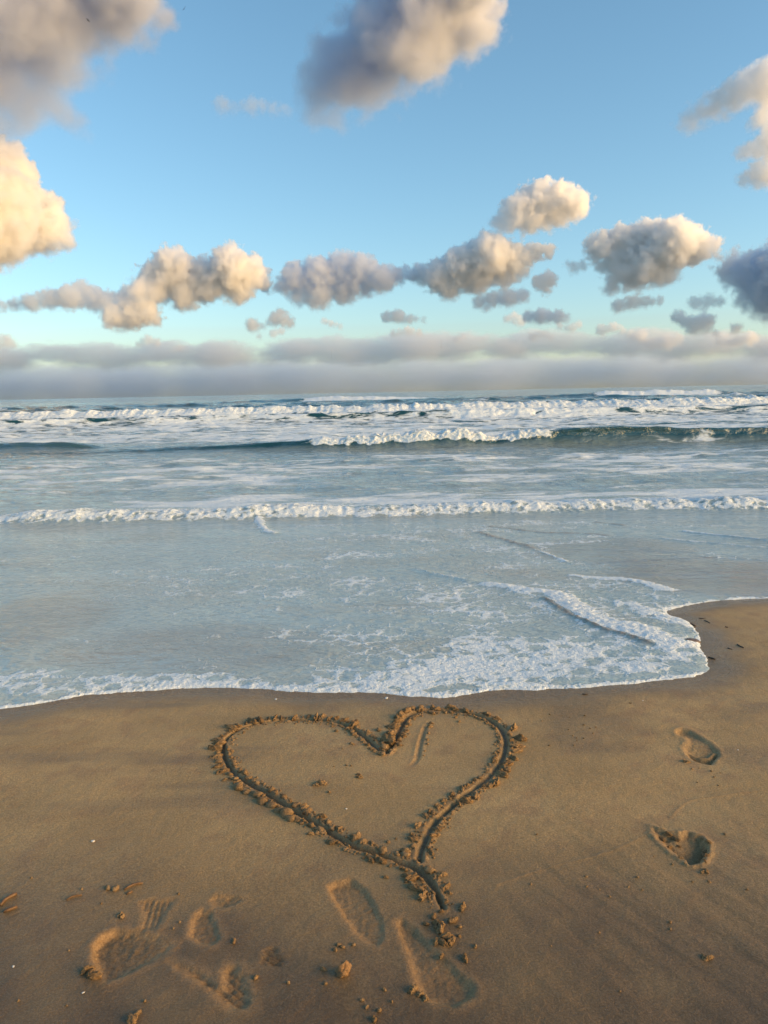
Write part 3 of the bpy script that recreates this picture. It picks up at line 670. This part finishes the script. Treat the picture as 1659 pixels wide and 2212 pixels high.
clod_thing(l3((538, 512, 18)), 'lone round clod to the right of the long shoe print')
clod_thing(l3((450, 503, 13)), 'small pale pebble of sand lying in the long shoe print')
for q in l3((345, 625, 20), (370, 640, 16), (390, 655, 16)):
    clod_thing([q], 'dark clod in the row at the lower left rim of the long shoe print', 'clods on the rim of the long shoe print')
clod_thing(l3((1430, 510, 15), (1445, 507, 12), (1422, 505, 10)), 'brown clod alone on rippled sand at the lower right')
clod_thing(l3((200, 735, 14)), 'clod at the very bottom below the long shoe print')
clod_thing(l2((570, 640, 18), (545, 665, 24), (560, 655, 16)), 'orange clod cut by the bottom edge of the picture')
clod_thing(l2((500, 230, 15), (508, 238, 12)), 'dark clod just above the wide heel scoop')
clod_thing(l2((360, 460, 26), (395, 485, 26), (375, 475, 22)), 'dark slab of sand pushed up at the left rim of the heel scoop')
clod_thing(l2((1340, 450, 14)), 'dark crumb to the left of the pointed clay lump')
clod_thing(l4((1120, 1215, 20), (1098, 1210, 16)), 'dark clods under the toes of the bare footprint')
clod_thing(l4((1245, 1955, 22), (1220, 1960, 16)), 'dark clod just below the crumbling footprint')
for q in l4((1245, 1800, 26), (1255, 1760, 20), (1250, 1850, 22), (1235, 1890, 18), (1218, 1730, 16)):
    clod_thing([q], 'clod in the string along the right rim of the crumbling footprint', 'clods right of the crumbling footprint')
for q in l4((985, 1700, 26), (1040, 1725, 24), (950, 1720, 20), (1000, 1770, 22), (1060, 1760, 16), (1030, 1800, 20), (1075, 1865, 16)):
    clod_thing([q], 'torn clod along the left edge of the crumbling footprint', 'torn clods left of the crumbling footprint')
# the pointed clay lump
me = lump_mesh('clay_lump', 61, 4, .62, .55, 1.0, .45, .10, M_CLAY); p = G(*Z2((1420, 470))[0]); r = wr(Z2((1420, 470))[0], 36 / 1.659)
o = bpy.data.objects.new('clay_lump', me); S.collection.objects.link(o); o.location = (p.x, p.y, ground(p.x, p.y) + r * .30); o.scale = (r * 1.15,) * 3; o.rotation_euler = (.25, .3, .6)
tag(o, 'pointed orange clay lump standing between the shoe prints and the smeared print', 'clay lump')
# scattered crumbs, each its own
def crumbs(pts, fn, z, label, group):
    for q in pts:
        px = fn(q[:2])[0]; p = G(*px); r = max(.0028, wr(px, q[2] / z))
        tag(put('sand_crumb', rnd.choice(CRUMB), p.x, p.y, r, rnd.uniform(0, 6), 0), label, 'crumb', group)
crumbs([(200, 900, 5), (145, 943, 5), (330, 918, 4), (432, 908, 7), (425, 972, 7), (505, 987, 6), (468, 995, 5), (488, 1027, 6), (324, 1002, 5), (352, 1043, 6), (378, 1058, 5), (425, 1060, 6), (380, 1076, 5), (360, 1106, 6), (195, 1107, 5)], Z4, 2.676,
       'tiny dark crumb in the loose scatter between the heart and the foam', 'scatter of crumbs right of the heart')
crumbs([(1150, 1263, 8), (1280, 1277, 8), (1298, 1318, 7), (1340, 1288, 5), (1185, 1355, 6), (1327, 1375, 6), (1197, 1255, 4)], Z4, 2.676, 'dark crumb in the scatter just below the bare footprint', 'crumbs below the bare footprint')
crumbs([(1368, 1702, 9), (1265, 2018, 9), (1152, 2020, 7), (785, 1990, 9), (437, 1980, 7), (110, 1708, 6), (893, 1850, 5), (723, 2052, 6), (815, 2068, 6), (601, 2114, 7), (444, 2054, 6), (531, 2065, 5), (1518, 2075, 6), (1100, 1905, 6), (1020, 1905, 8)], Z4, 2.676,
       'dark crumb on the open sand around the crumbling footprint', 'crumbs around the crumbling footprint')
crumbs([(985, 207, 5), (1175, 212, 5), (1072, 280, 5), (780, 238, 5), (988, 245, 4), (1142, 245, 4), (1296, 378, 6), (1297, 402, 5), (1033, 415, 5), (1440, 230, 6), (1580, 260, 4), (855, 465, 4), (1110, 635, 4), (1500, 55, 4)], Z3, 1.4813,
       'tiny crumb on the rippled sand of the lower right', 'crumbs on the rippled sand')
crumbs([(155, 663, 8), (172, 690, 8), (220, 702, 10), (238, 625, 8), (265, 668, 6), (20, 605, 7), (575, 468, 9), (518, 395, 8), (490, 372, 16), (420, 358, 12), (392, 384, 10), (515, 428, 8), (245, 212, 8), (125, 458, 7)], Z3, 1.4813,
       'loose crumb strewn around the two shoe prints', 'crumbs around the shoe prints')
crumbs([(130, 78, 6), (340, 125, 6), (448, 122, 12), (480, 124, 14), (740, 140, 6), (420, 185, 5), (745, 258, 6), (718, 285, 5), (968, 340, 9), (970, 330, 8), (1060, 485, 12), (1465, 348, 8), (1195, 505, 8), (285, 378, 5), (275, 603, 5), (75, 583, 6), (600, 585, 8), (1350, 510, 7), (1390, 370, 10), (1402, 350, 10), (1420, 358, 10)], Z2, 1.659,
       'loose crumb near the heel scoop and the small prints, lower left', 'crumbs at the lower left')
crumbs([(655, 362, 0), (712, 358, 5), (733, 360, 5), (632, 482, 8), (665, 203, 10), (645, 180, 7), (693, 283, 4), (1108, 118, 12), (1085, 258, 7), (1072, 290, 6), (1068, 312, 5), (1645, 265, 5), (1588, 678, 5), (1560, 903, 5), (905, 712, 10), (940, 697, 6), (893, 872, 10), (860, 198, 12)], Z1, 1.8433,
       'small crumb lying in or close around the heart', 'crumbs in and around the heart')
# twigs, sticks, shells, stones
def twig(pts, fn, z, th, mat, name, label, cat, group=None):
    P = np.array([list(G(*fn(q)[0])) for q in pts]); P = np.array([[x, y, ground(x, y)] for x, y, _ in P]); P = resample(P, .012) if len(P) > 1 else P
    r = wr(fn(pts[0])[0], th / z) / 2; n = len(P); m = 8; vs = []
    for i, p in enumerate(P):
        d = P[min(i + 1, n - 1)] - P[max(i - 1, 0)]; d /= np.linalg.norm(d); s = np.cross(d, [0, 0, 1]); s /= np.linalg.norm(s); u_ = np.cross(s, d)
        k = r * (.55 + .45 * math.sin(math.pi * (i + .6) / (n + .2))) * rnd.uniform(.75, 1.2)
        for j in range(m):
            a = 2 * math.pi * j / m; vs.append(p + (s * math.cos(a) + u_ * math.sin(a)) * k + np.array([0, 0, r * .55]))
    f = [[i * m + j, i * m + (j + 1) % m, (i + 1) * m + (j + 1) % m, (i + 1) * m + j] for i in range(n - 1) for j in range(m)]
    f += [[(n - 1) * m + 0, (n - 1) * m + 1, (n - 1) * m + 2, (n - 1) * m + 3], [(n - 1) * m + 0, (n - 1) * m + 3, (n - 1) * m + 4, (n - 1) * m + 7], [(n - 1) * m + 4, (n - 1) * m + 5, (n - 1) * m + 6, (n - 1) * m + 7],
          [3, 2, 1, 0], [7, 4, 3, 0], [7, 6, 5, 4]]
    return tag(mesh_from(name, np.array(vs), np.array(f), mat), label, cat, group)
tg = 'dark twigs washed up on the spit'
twig([(1195, 258), (1218, 262), (1243, 260)], Z4, 2.676, 5, M_TWIG, 'twig', 'thin flat twig on the spit, farthest from the camera', 'twig', tg)
twig([(1232, 275), (1252, 282), (1270, 292)], Z4, 2.676, 7, M_TWIG, 'twig', 'short bent twig just in front of the farthest twig on the spit', 'twig', tg)
twig([(1372, 316), (1390, 319)], Z4, 2.676, 7, M_TWIG, 'twig', 'stubby twig piece alone in the middle of the spit', 'twig', tg)
twig([(1453, 433), (1475, 445), (1497, 455)], Z4, 2.676, 9, M_TWIG, 'twig', 'thick dark twig nearest the right edge of the picture', 'twig', tg)
twig([(1390, 455), (1405, 461), (1420, 464)], Z4, 2.676, 7, M_TWIG, 'twig', 'little twig left of the thick one on the spit', 'twig', tg)
twig([(1260, 514), (1280, 520), (1306, 527)], Z4, 2.676, 10, M_TWIG, 'twig', 'black twig on wet sand beside the tip of the swash', 'twig', tg)
twig([(415, 765), (435, 767), (455, 764)], Z4, 2.676, 7, M_TWIG, 'twig', 'twig lying close under the foam edge above the heart', 'twig')
twig([(727, 827), (738, 828), (747, 829)], Z4, 2.676, 7, M_TWIG, 'twig', 'speck of a twig on bare sand right of the heart top', 'twig')
twig([(1140, 298), (1158, 303), (1172, 312)], Z4, 2.676, 11, M_STICK, 'driftwood', 'pale driftwood piece touching the foam at the spit', 'driftwood')
twig([(2, 195), (20, 172), (45, 158), (70, 146)], Z2, 1.659, 18, M_STICK, 'stick', 'thick ochre stick at the left edge of the picture', 'stick')
twig([(15, 222), (40, 212), (72, 200)], Z2, 1.659, 15, M_STICK, 'stick', 'crumbly ochre stick below the thick one at the left edge', 'stick')
twig([(275, 172), (295, 160), (318, 153), (340, 151)], Z2, 1.659, 8, M_STICK, 'stick', 'thin dark stick lying left of the dragged ridges', 'stick')
twig([(515, 128), (540, 112), (565, 103), (592, 99)], Z2, 1.659, 12, M_STICK, 'stick', 'curved ochre stick above the dragged ridges', 'stick')
twig([(525, 145), (535, 138), (548, 134)], Z2, 1.659, 10, M_STICK, 'stick', 'short stub under the curved ochre stick', 'stick')
SHELL = lump_mesh('shell', 71, 2, 1, .8, .35, .15, .05, M_SHELL)
for (px, zr, l) in ((Z1((711, 557))[0], 6 / 1.84, 'tiny white shell inside the heart'), (Z1((896, 48))[0], 9 / 1.84, 'white shell close to the foam above the notch of the heart'), (Z1((386, 52))[0], 6 / 1.84, 'white shell near the foam above the left lobe'),
                    (Z2((345, 551))[0], 7 / 1.66, 'white shell just below the heel scoop'), (Z2((55, 443))[0], 6 / 1.66, 'white shell at the lower left edge'), ((201, 1817), 6, 'pale oblong shell alone on the sand left of the heart'),
                    (Z4((1458, 1136))[0], 6 / 2.68, 'white shell right of the bare footprint'), (Z4((822, 810))[0], 5 / 2.68, 'white shell chip between the foam and the bare footprint')):
    p = G(*px); tag(put('shell', SHELL, p.x, p.y, wr(px, zr), rnd.uniform(0, 6), 0), l, 'shell', 'shells on the sand')
px = Z4((1150, 420))[0]; p = G(*px); me = lump_mesh('stone', 81, 3, 1, .55, .35, .12, .02, M_STONE); r = wr(px, 62 / 2.676)
tag(put('stone', me, p.x, p.y, r, .1, .0), 'smooth flat brown stone half covered by foam at the spit', 'stone')
# ------------------------------------------------------------------ two birds high up
def bird(px, dist, span, roll_, head, label):
    root = tag(empty('bird', ray(*px) * dist + Vector((0, 0, CAMZ))), label, 'bird', 'birds in the sky')
    bm = bmesh.new()
    prof_ = [(-.5, .01), (-.38, .05), (-.2, .085), (0, .10), (.2, .085), (.32, .05), (.40, .055), (.46, .03), (.52, .005)]
    rings = [[bm.verts.new((r_ * math.cos(a) , yy_, r_ * .9 * math.sin(a))) for a in np.linspace(0, 2 * math.pi, 8, endpoint=False)] for yy_, r_ in prof_]
    for a, b in zip(rings, rings[1:]):
        for j in range(8): bm.faces.new((a[j], a[(j + 1) % 8], b[(j + 1) % 8], b[j]))
    bm.faces.new(rings[0][::-1]); bm.faces.new(rings[-1])
    t_ = [bm.verts.new(v) for v in ((-.03, -.45, .02), (.03, -.45, .02), (.11, -.72, .02), (-.11, -.72, .02), (-.03, -.45, 0), (.03, -.45, 0), (.11, -.72, .01), (-.11, -.72, .01))]
    for f in ((0, 1, 2, 3), (7, 6, 5, 4), (0, 4, 5, 1), (1, 5, 6, 2), (2, 6, 7, 3), (3, 7, 4, 0)): bm.faces.new([t_[i] for i in f])
    me = bpy.data.meshes.new('body'); bm.to_mesh(me); bm.free(); me.materials.append(M_BIRD)
    b = bpy.data.objects.new('body', me); S.collection.objects.link(b); b.parent = root
    for s in (-1, 1):
        sec = [(.06, .22, -.16, .02), (.45, .26, -.10, .20), (.75, .20, -.10, .22), (1.1, -.02, -.12, .12)]
        vs = []
        for x, y0, y1, z in sec: vs += [(s * x, y0, z + .015), (s * x, y1, z + .01), (s * x, y1, z - .005), (s * x, y0, z - .02)]
        f = [[i * 4 + j, i * 4 + (j + 1) % 4, (i + 1) * 4 + (j + 1) % 4, (i + 1) * 4 + j] for i in range(3) for j in range(4)] + [[0, 3, 2, 1], [12, 13, 14, 15]]
        wg = mesh_from('wing', np.array(vs), np.array(f), M_BIRD, smooth=False); wg.parent = root
    root.scale = (span / 2.2,) * 3; root.rotation_euler = (0, roll_, head)
bird((190, 44), 60, .30, .5, 1.2, 'small dark bird gliding below the grey cloud at the upper left')
bird((398, 19), 60, .34, -.9, .3, 'small dark bird banking in clear blue near the top')
# ------------------------------------------------------------------ clouds: real volumes far out
CM = bpy.data.materials.new('cloud_vapour'); CM.use_nodes = True; n = CM.node_tree; n.nodes.clear()
o = n.nodes.new('ShaderNodeOutputMaterial'); pv = n.nodes.new('ShaderNodeVolumePrincipled'); n.links.new(pv.outputs[0], o.inputs['Volume'])
pv.inputs['Color'].default_value = (1, 1, 1, 1); pv.inputs['Anisotropy'].default_value = .25; pv.inputs['Density'].default_value = 1
def cloud(label, circ, D=1500, amp=.82, dens=.13, vox=1.4, nscale=1.6, depth=.45, soft=.26, sq=1.0, seed=None, thick=1.0, grow=1.06, bulge=.12, mat=None):
    seed = seed or len(bpy.data.volumes) + 1
    rn = random.Random(seed); px = D / F; cx, cy = np.mean([c[:2] for c in circ], 0); c0 = ray(cx, cy); org = c0 * D
    sp = []; full = []
    for i, c in enumerate(circ):                          # fill in between neighbours so that a row reads as one cloud
        full.append(c)
        for e in circ[:i]:
            dd_ = math.hypot(c[0] - e[0], c[1] - e[1])
            if .7 * (c[2] + e[2]) < dd_ < 1.6 * (c[2] + e[2]) and c[2] < 28 and len(full) < 34: full.append(((c[0] + e[0]) / 2 + rn.uniform(-3, 3), (c[1] + e[1]) / 2 + rn.uniform(-2, 2), (c[2] + e[2]) * .42))
    for x, y, r in (full if len(circ) < 30 else circ):
        r *= grow
        p = ray(x, y); p = p * (D / p.dot(c0)) + c0 * rn.uniform(-depth, depth) * r * px; q = p - org
        sp.append((Vector((q.x, q.y / thick, q.z / sq)), r * px))
    rm = sorted(s[1] for s in sp)[len(sp) * 2 // 3]; pad = amp * rm * .75
    lo = [min(s[0][i] - s[1] for s in sp) - pad for i in range(3)]; hi = [max(s[0][i] + s[1] for s in sp) + pad for i in range(3)]
    ng = bpy.data.node_groups.new('cloud_shape', 'GeometryNodeTree'); ng.interface.new_socket('Geometry', in_out='OUTPUT', socket_type='NodeSocketGeometry')
    N, L = ng.nodes, ng.links
    out = N.new('NodeGroupOutput'); vc = N.new('GeometryNodeVolumeCube'); pos = N.new('GeometryNodeInputPosition'); v = vox * px
    str_ = (1, thick, sq)
    for i, a in enumerate('XYZ'): vc.inputs['Resolution ' + a].default_value = max(10, min(700, int((hi[i] - lo[i]) * str_[i] / v / (1.5 if i == 1 else 1))))
    vc.inputs['Min'].default_value = [lo[i] * str_[i] for i in range(3)]; vc.inputs['Max'].default_value = [hi[i] * str_[i] for i in range(3)]
    def M(op, a, b=None, c=None):
        m = N.new('ShaderNodeMath'); m.operation = op
        for i, q in enumerate((a, b, c)):
            if q is None: continue
            if isinstance(q, (int, float)): m.inputs[i].default_value = q
            else: L.new(q, m.inputs[i])
        return m.outputs[0]
    def V(op, a, b):
        m = N.new('ShaderNodeVectorMath'); m.operation = op; L.new(a, m.inputs[0]); m.inputs[1].default_value = b; return m
    P = V('DIVIDE', pos.outputs[0], str_).outputs[0]
    acc = None
    for p, r in sp:
        e = M('SUBTRACT', V('DISTANCE', P, p).outputs['Value'], r)
        acc = e if acc is None else M('SMOOTH_MIN', acc, e, rm * .36)
    def noise(sc, det, ro):
        no = N.new('ShaderNodeTexNoise'); no.inputs['Scale'].default_value = sc; no.inputs['Detail'].default_value = det; no.inputs['Roughness'].default_value = ro
        L.new(V('ADD', P, (seed * 913.1, seed * 517.7, 0)).outputs[0], no.inputs['Vector']); return no.outputs[0]
    acc = M('ADD', acc, M('MULTIPLY', M('SUBTRACT', noise(1.1 / rm * nscale, 9, .62), .52), -2.6 * amp * rm))
    vn = N.new('ShaderNodeTexVoronoi'); vn.feature = 'F1'; vn.inputs['Scale'].default_value = 1.7 / rm; vn.inputs['Detail'].default_value = 0
    wv = N.new('ShaderNodeVectorMath'); wv.operation = 'ADD'; L.new(P, wv.inputs[0]); wv.inputs[1].default_value = (seed * 31.7 * rm, 0, 0); L.new(wv.outputs[0], vn.inputs['Vector'])
    acc = M('ADD', acc, M('MULTIPLY', M('SUBTRACT', vn.outputs['Distance'], .42), bulge * rm))
    mr = N.new('ShaderNodeMapRange'); L.new(acc, mr.inputs['Value']); mr.inputs['From Min'].default_value = .02 * rm; zs_ = N.new('ShaderNodeSeparateXYZ'); L.new(P, zs_.inputs[0]); tz = N.new('ShaderNodeMapRange'); L.new(zs_.outputs['Z'], tz.inputs['Value']); tz.inputs['From Min'].default_value = -.9 * rm; tz.inputs['From Max'].default_value = .7 * rm
    tz.inputs['To Min'].default_value = -2.6 * soft * rm; tz.inputs['To Max'].default_value = -.6 * soft * rm; L.new(tz.outputs[0], mr.inputs['From Max'])
    mr.inputs['To Min'].default_value = 0; mr.inputs['To Max'].default_value = 1.5 * dens / px
    L.new(mr.outputs[0], vc.inputs['Density'])
    sm = N.new('GeometryNodeSetMaterial'); sm.inputs['Material'].default_value = mat or CM
    L.new(vc.outputs[0], sm.inputs[0]); L.new(sm.outputs[0], out.inputs[0])
    vo = bpy.data.volumes.new('cloud'); vo.materials.append(mat or CM)
    ob = bpy.data.objects.new('cloud', vo); S.collection.objects.link(ob); ob.location = org + Vector((0, 0, CAMZ))
    ob.modifiers.new('vapour', 'NODES').node_group = ng
    return tag(ob, label, 'cloud', 'clouds in the evening sky')
CM2 = CM.copy(); CM2.name = 'shade_grey_vapour'; CM2.node_tree.nodes['Principled Volume'].inputs['Color'].default_value = (.93, .955, .99, 1)  # greyer copy of the white vapour: cloud shade put into its colour
CM4 = CM2.copy(); CM4.name = 'dark_cloud_vapour'; CM4.node_tree.nodes['Principled Volume'].inputs['Color'].default_value = (.87, .90, .96, 1)
cloud('big grey ragged cloud filling the upper left corner', [(-60, 60, 110), (40, 20, 95), (150, 20, 80), (260, 15, 62), (330, 10, 40), (60, 130, 80), (140, 105, 65), (195, 100, 40), (10, 210, 72), (70, 240, 42), (130, 245, 34), (180, 255, 16), (-40, 150, 100), (240, -50, 90), (80, -60, 110)], 1300, dens=.05, vox=2.7, soft=.7, bulge=.2, nscale=1.2, amp=.75, mat=CM4)
cloud('large slanting grey cloud at the top centre', [(900, -10, 110), (990, 20, 82), (1040, 60, 36), (880, 80, 92), (810, 120, 84), (745, 160, 78), (700, 190, 52), (680, 235, 34), (960, 100, 50), (770, 205, 40), (850, 180, 40), (990, -90, 100)], 1300, dens=.06, vox=2.7, soft=.5, bulge=.2, nscale=1.2, amp=.75, mat=CM4)
cloud('thin dark wisp left of the slanting grey cloud', [(480, 230, 20), (505, 235, 14), (545, 232, 20), (590, 236, 16), (620, 240, 14)], dens=.02, amp=1.0, soft=.8)
cloud('towering yellow sunlit cloud at the left edge', [(-20, 390, 70), (20, 385, 44), (10, 470, 70), (70, 460, 44), (105, 480, 40), (130, 515, 22), (40, 510, 42), (-60, 440, 110), (-60, 520, 50), (95, 510, 34)], dens=.14)
cloud('billowing golden cloud left of centre with three heads', [(372, 585, 44), (430, 605, 42), (497, 578, 42), (540, 592, 36), (572, 605, 22), (340, 615, 42), (300, 632, 30), (455, 615, 36), (510, 620, 36), (400, 635, 34), (490, 572, 30), (270, 640, 18)], dens=.14)
cloud('small flat bottomed golden cloud below the three headed one', [(245, 685, 26), (285, 680, 30), (318, 678, 26), (335, 690, 16), (265, 692, 24)], dens=.12)
cloud('long dark low cloud trailing to the left edge', [(30, 660, 15), (70, 655, 20), (110, 648, 22), (150, 645, 26), (175, 622, 17), (205, 648, 26), (240, 650, 18), (270, 650, 18), (-20, 665, 18)], dens=.06, amp=.8, mat=CM2)
cloud('grey blunt cloud in the centre of the sky', [(640, 605, 34), (690, 600, 42), (740, 590, 42), (780, 588, 36), (825, 605, 30), (860, 595, 18), (885, 592, 15), (915, 590, 12), (612, 622, 16), (590, 628, 12), (690, 640, 30), (740, 625, 34), (790, 620, 24), (645, 640, 22)], dens=.08, mat=CM2)
cloud('glowing golden cloud with a grey tail right of centre', [(905, 590, 20), (950, 598, 36), (1000, 580, 44), (1055, 558, 46), (1105, 570, 36), (1150, 545, 22), (1185, 540, 14), (970, 622, 28), (1030, 600, 36), (1085, 595, 30), (1050, 530, 24)], dens=.14)
cloud('smooth grey and peach cloud floating above the golden one', [(1085, 480, 24), (1120, 462, 36), (1165, 440, 44), (1210, 440, 40), (1245, 445, 28), (1150, 475, 30), (1200, 465, 28), (1265, 430, 10)], dens=.12)
cloud('big cream cloud with a golden underside at the right', [(1300, 535, 30), (1345, 530, 38), (1400, 525, 42), (1455, 528, 46), (1500, 535, 34), (1545, 532, 18), (1350, 580, 36), (1400, 575, 42), (1440, 575, 34), (1325, 610, 24), (1375, 600, 30), (1280, 525, 14)], dens=.14)
cloud('dark slate cloud cut by the right edge', [(1640, 600, 50), (1590, 580, 30), (1660, 640, 46), (1720, 600, 80), (1610, 640, 22), (1560, 585, 16)], dens=.08, mat=CM2)
cloud('pale wedge of cloud at the upper right edge', [(1490, 262, 24), (1520, 245, 26), (1555, 225, 28), (1590, 205, 30), (1625, 185, 34), (1670, 180, 44), (1560, 240, 18)], 1300, dens=.05, vox=2, soft=.4)
cloud('peach scrap of cloud beneath the pale wedge', [(1640, 262, 20), (1670, 255, 30)], 1300, dens=.04)
cloud('dark scrap of cloud at the right edge', [(1605, 332, 16), (1640, 322, 22), (1680, 310, 34)], 1300, dens=.05, amp=.8)
cloud('peach tuft under the dark scrap', [(1610, 388, 16), (1640, 380, 24), (1675, 375, 30)], 1300, dens=.05)
cloud('little pink tuft right below the glowing golden cloud', [(1165, 612, 16), (1185, 605, 18), (1180, 625, 14)], dens=.12)
cloud('flat blue grey cloud below the glowing golden cloud', [(1035, 655, 16), (1065, 648, 18), (1100, 645, 20), (1130, 640, 16), (1050, 665, 12)], dens=.06, amp=.75, mat=CM2)
cloud('low slate cloud just above the horizon bank, right of centre', [(1140, 685, 14), (1170, 684, 18), (1205, 686, 16), (1225, 688, 10)], dens=.07, mat=CM2)
cloud('dark speck of cloud between the two golden clouds', [(1240, 580, 14), (1258, 575, 13), (1225, 570, 8)], dens=.04, amp=.9)
cloud('slim peach cloud under the cream cloud', [(1335, 662, 16), (1365, 655, 16), (1395, 652, 13), (1425, 650, 10)], dens=.07)
cloud('small slate cloud over the horizon bank in the centre', [(835, 686, 14), (860, 684, 16), (885, 690, 12), (915, 692, 8)], dens=.06, amp=.8)
cloud('little two part cloud over the bank left of centre', [(545, 704, 16), (595, 690, 16), (605, 680, 14), (625, 698, 14), (572, 706, 8)], dens=.07)
cloud('loose dark wisps left of the slate cloud', [(1500, 655, 14), (1530, 650, 14), (1555, 652, 12), (1520, 670, 10), (1480, 690, 10)], dens=.04, amp=1.0)
cloud('peach puffs above the bank at the far right', [(1465, 685, 14), (1500, 705, 20), (1525, 695, 18), (1545, 720, 10), (1590, 712, 14)], dens=.07)
CM3 = CM2.copy(); CM3.name = 'blue_grey_cloud_vapour'; CM3.node_tree.nodes['Principled Volume'].inputs['Color'].default_value = (.92, .96, 1, 1)
rb = random.Random(5)
bank = [(x + rb.uniform(-12, 12), 772 - x * .012 - 16 * math.exp(-((x - 1250) / 330) ** 2) + rb.uniform(-8, 8), rb.uniform(52, 86)) for x in range(-260, 1950, 42)]
cloud('long lavender cloud bank low along the whole horizon', bank, 4200, mat=CM3, grow=1.0, amp=.6, bulge=.12, dens=.012, vox=2.4, soft=.25, depth=.8, seed=51, sq=.42, nscale=2.4)
low = [(x, 838 + rb.uniform(-6, 6) - x * .02, rb.uniform(100, 130)) for x in range(-260, 1950, 62)]
CM5 = CM2.copy(); CM5.name = 'pale_blue_vapour'; CM5.node_tree.nodes['Principled Volume'].inputs['Color'].default_value = (.84, .92, 1, 1)
cloud('pale grey haze bank resting on the horizon', low, 6000, mat=CM5, grow=1.0, amp=.4, bulge=.1, dens=.014, vox=3, soft=.7, depth=.5, seed=52, sq=.42, nscale=1.5)
puffs = (((700, 694, 8), (715, 700, 9), (735, 706, 8)), ((390, 752, 9), (375, 757, 7)), ((320, 735, 11), (340, 742, 10), (300, 745, 9)), ((15, 738, 14), (-8, 742, 14), (30, 745, 9)), ((590, 722, 10), (608, 716, 9), (560, 728, 8)),
         ((1110, 682, 10), (1095, 690, 10), (1125, 696, 12)), ((1250, 702, 9), (1235, 710, 11), (1210, 706, 9)), ((985, 735, 9), (1000, 728, 8)), ((1385, 730, 16), (1410, 742, 15), (1440, 740, 18), (1465, 733, 13), (1360, 722, 10)), ((1150, 728, 12), (1175, 722, 10), (1190, 731, 9)), ((1300, 715, 14), (1325, 708, 12), (1345, 716, 10)), ((880, 716, 12), (905, 720, 10), (850, 722, 10)), ((1560, 735, 14), (1590, 740, 12), (1620, 732, 16)))
for pf, lb in zip(puffs, ('row of three tiny peach puffs above the bank in the centre', 'bright peach dot in front of the bank, left of centre', 'peach tuft on the bank below the flat bottomed golden cloud', 'peach tuft on the bank at the left edge', 'peach crest on the bank beneath the little two part cloud',
                          'peach cap on the bank left of the low slate cloud', 'peach crest on the bank right of the low slate cloud', 'faint peach spot on the bank below the grey tail', 'large peach billow on the bank below the cream cloud', 'small peach billow on the bank under the low slate cloud', 'peach billow on the bank under the slim peach cloud', 'peach billow on the bank below the small slate cloud', 'peach billow on the bank at the far right')):
    cloud(lb, pf, 3600, dens=.05, vox=1.5)
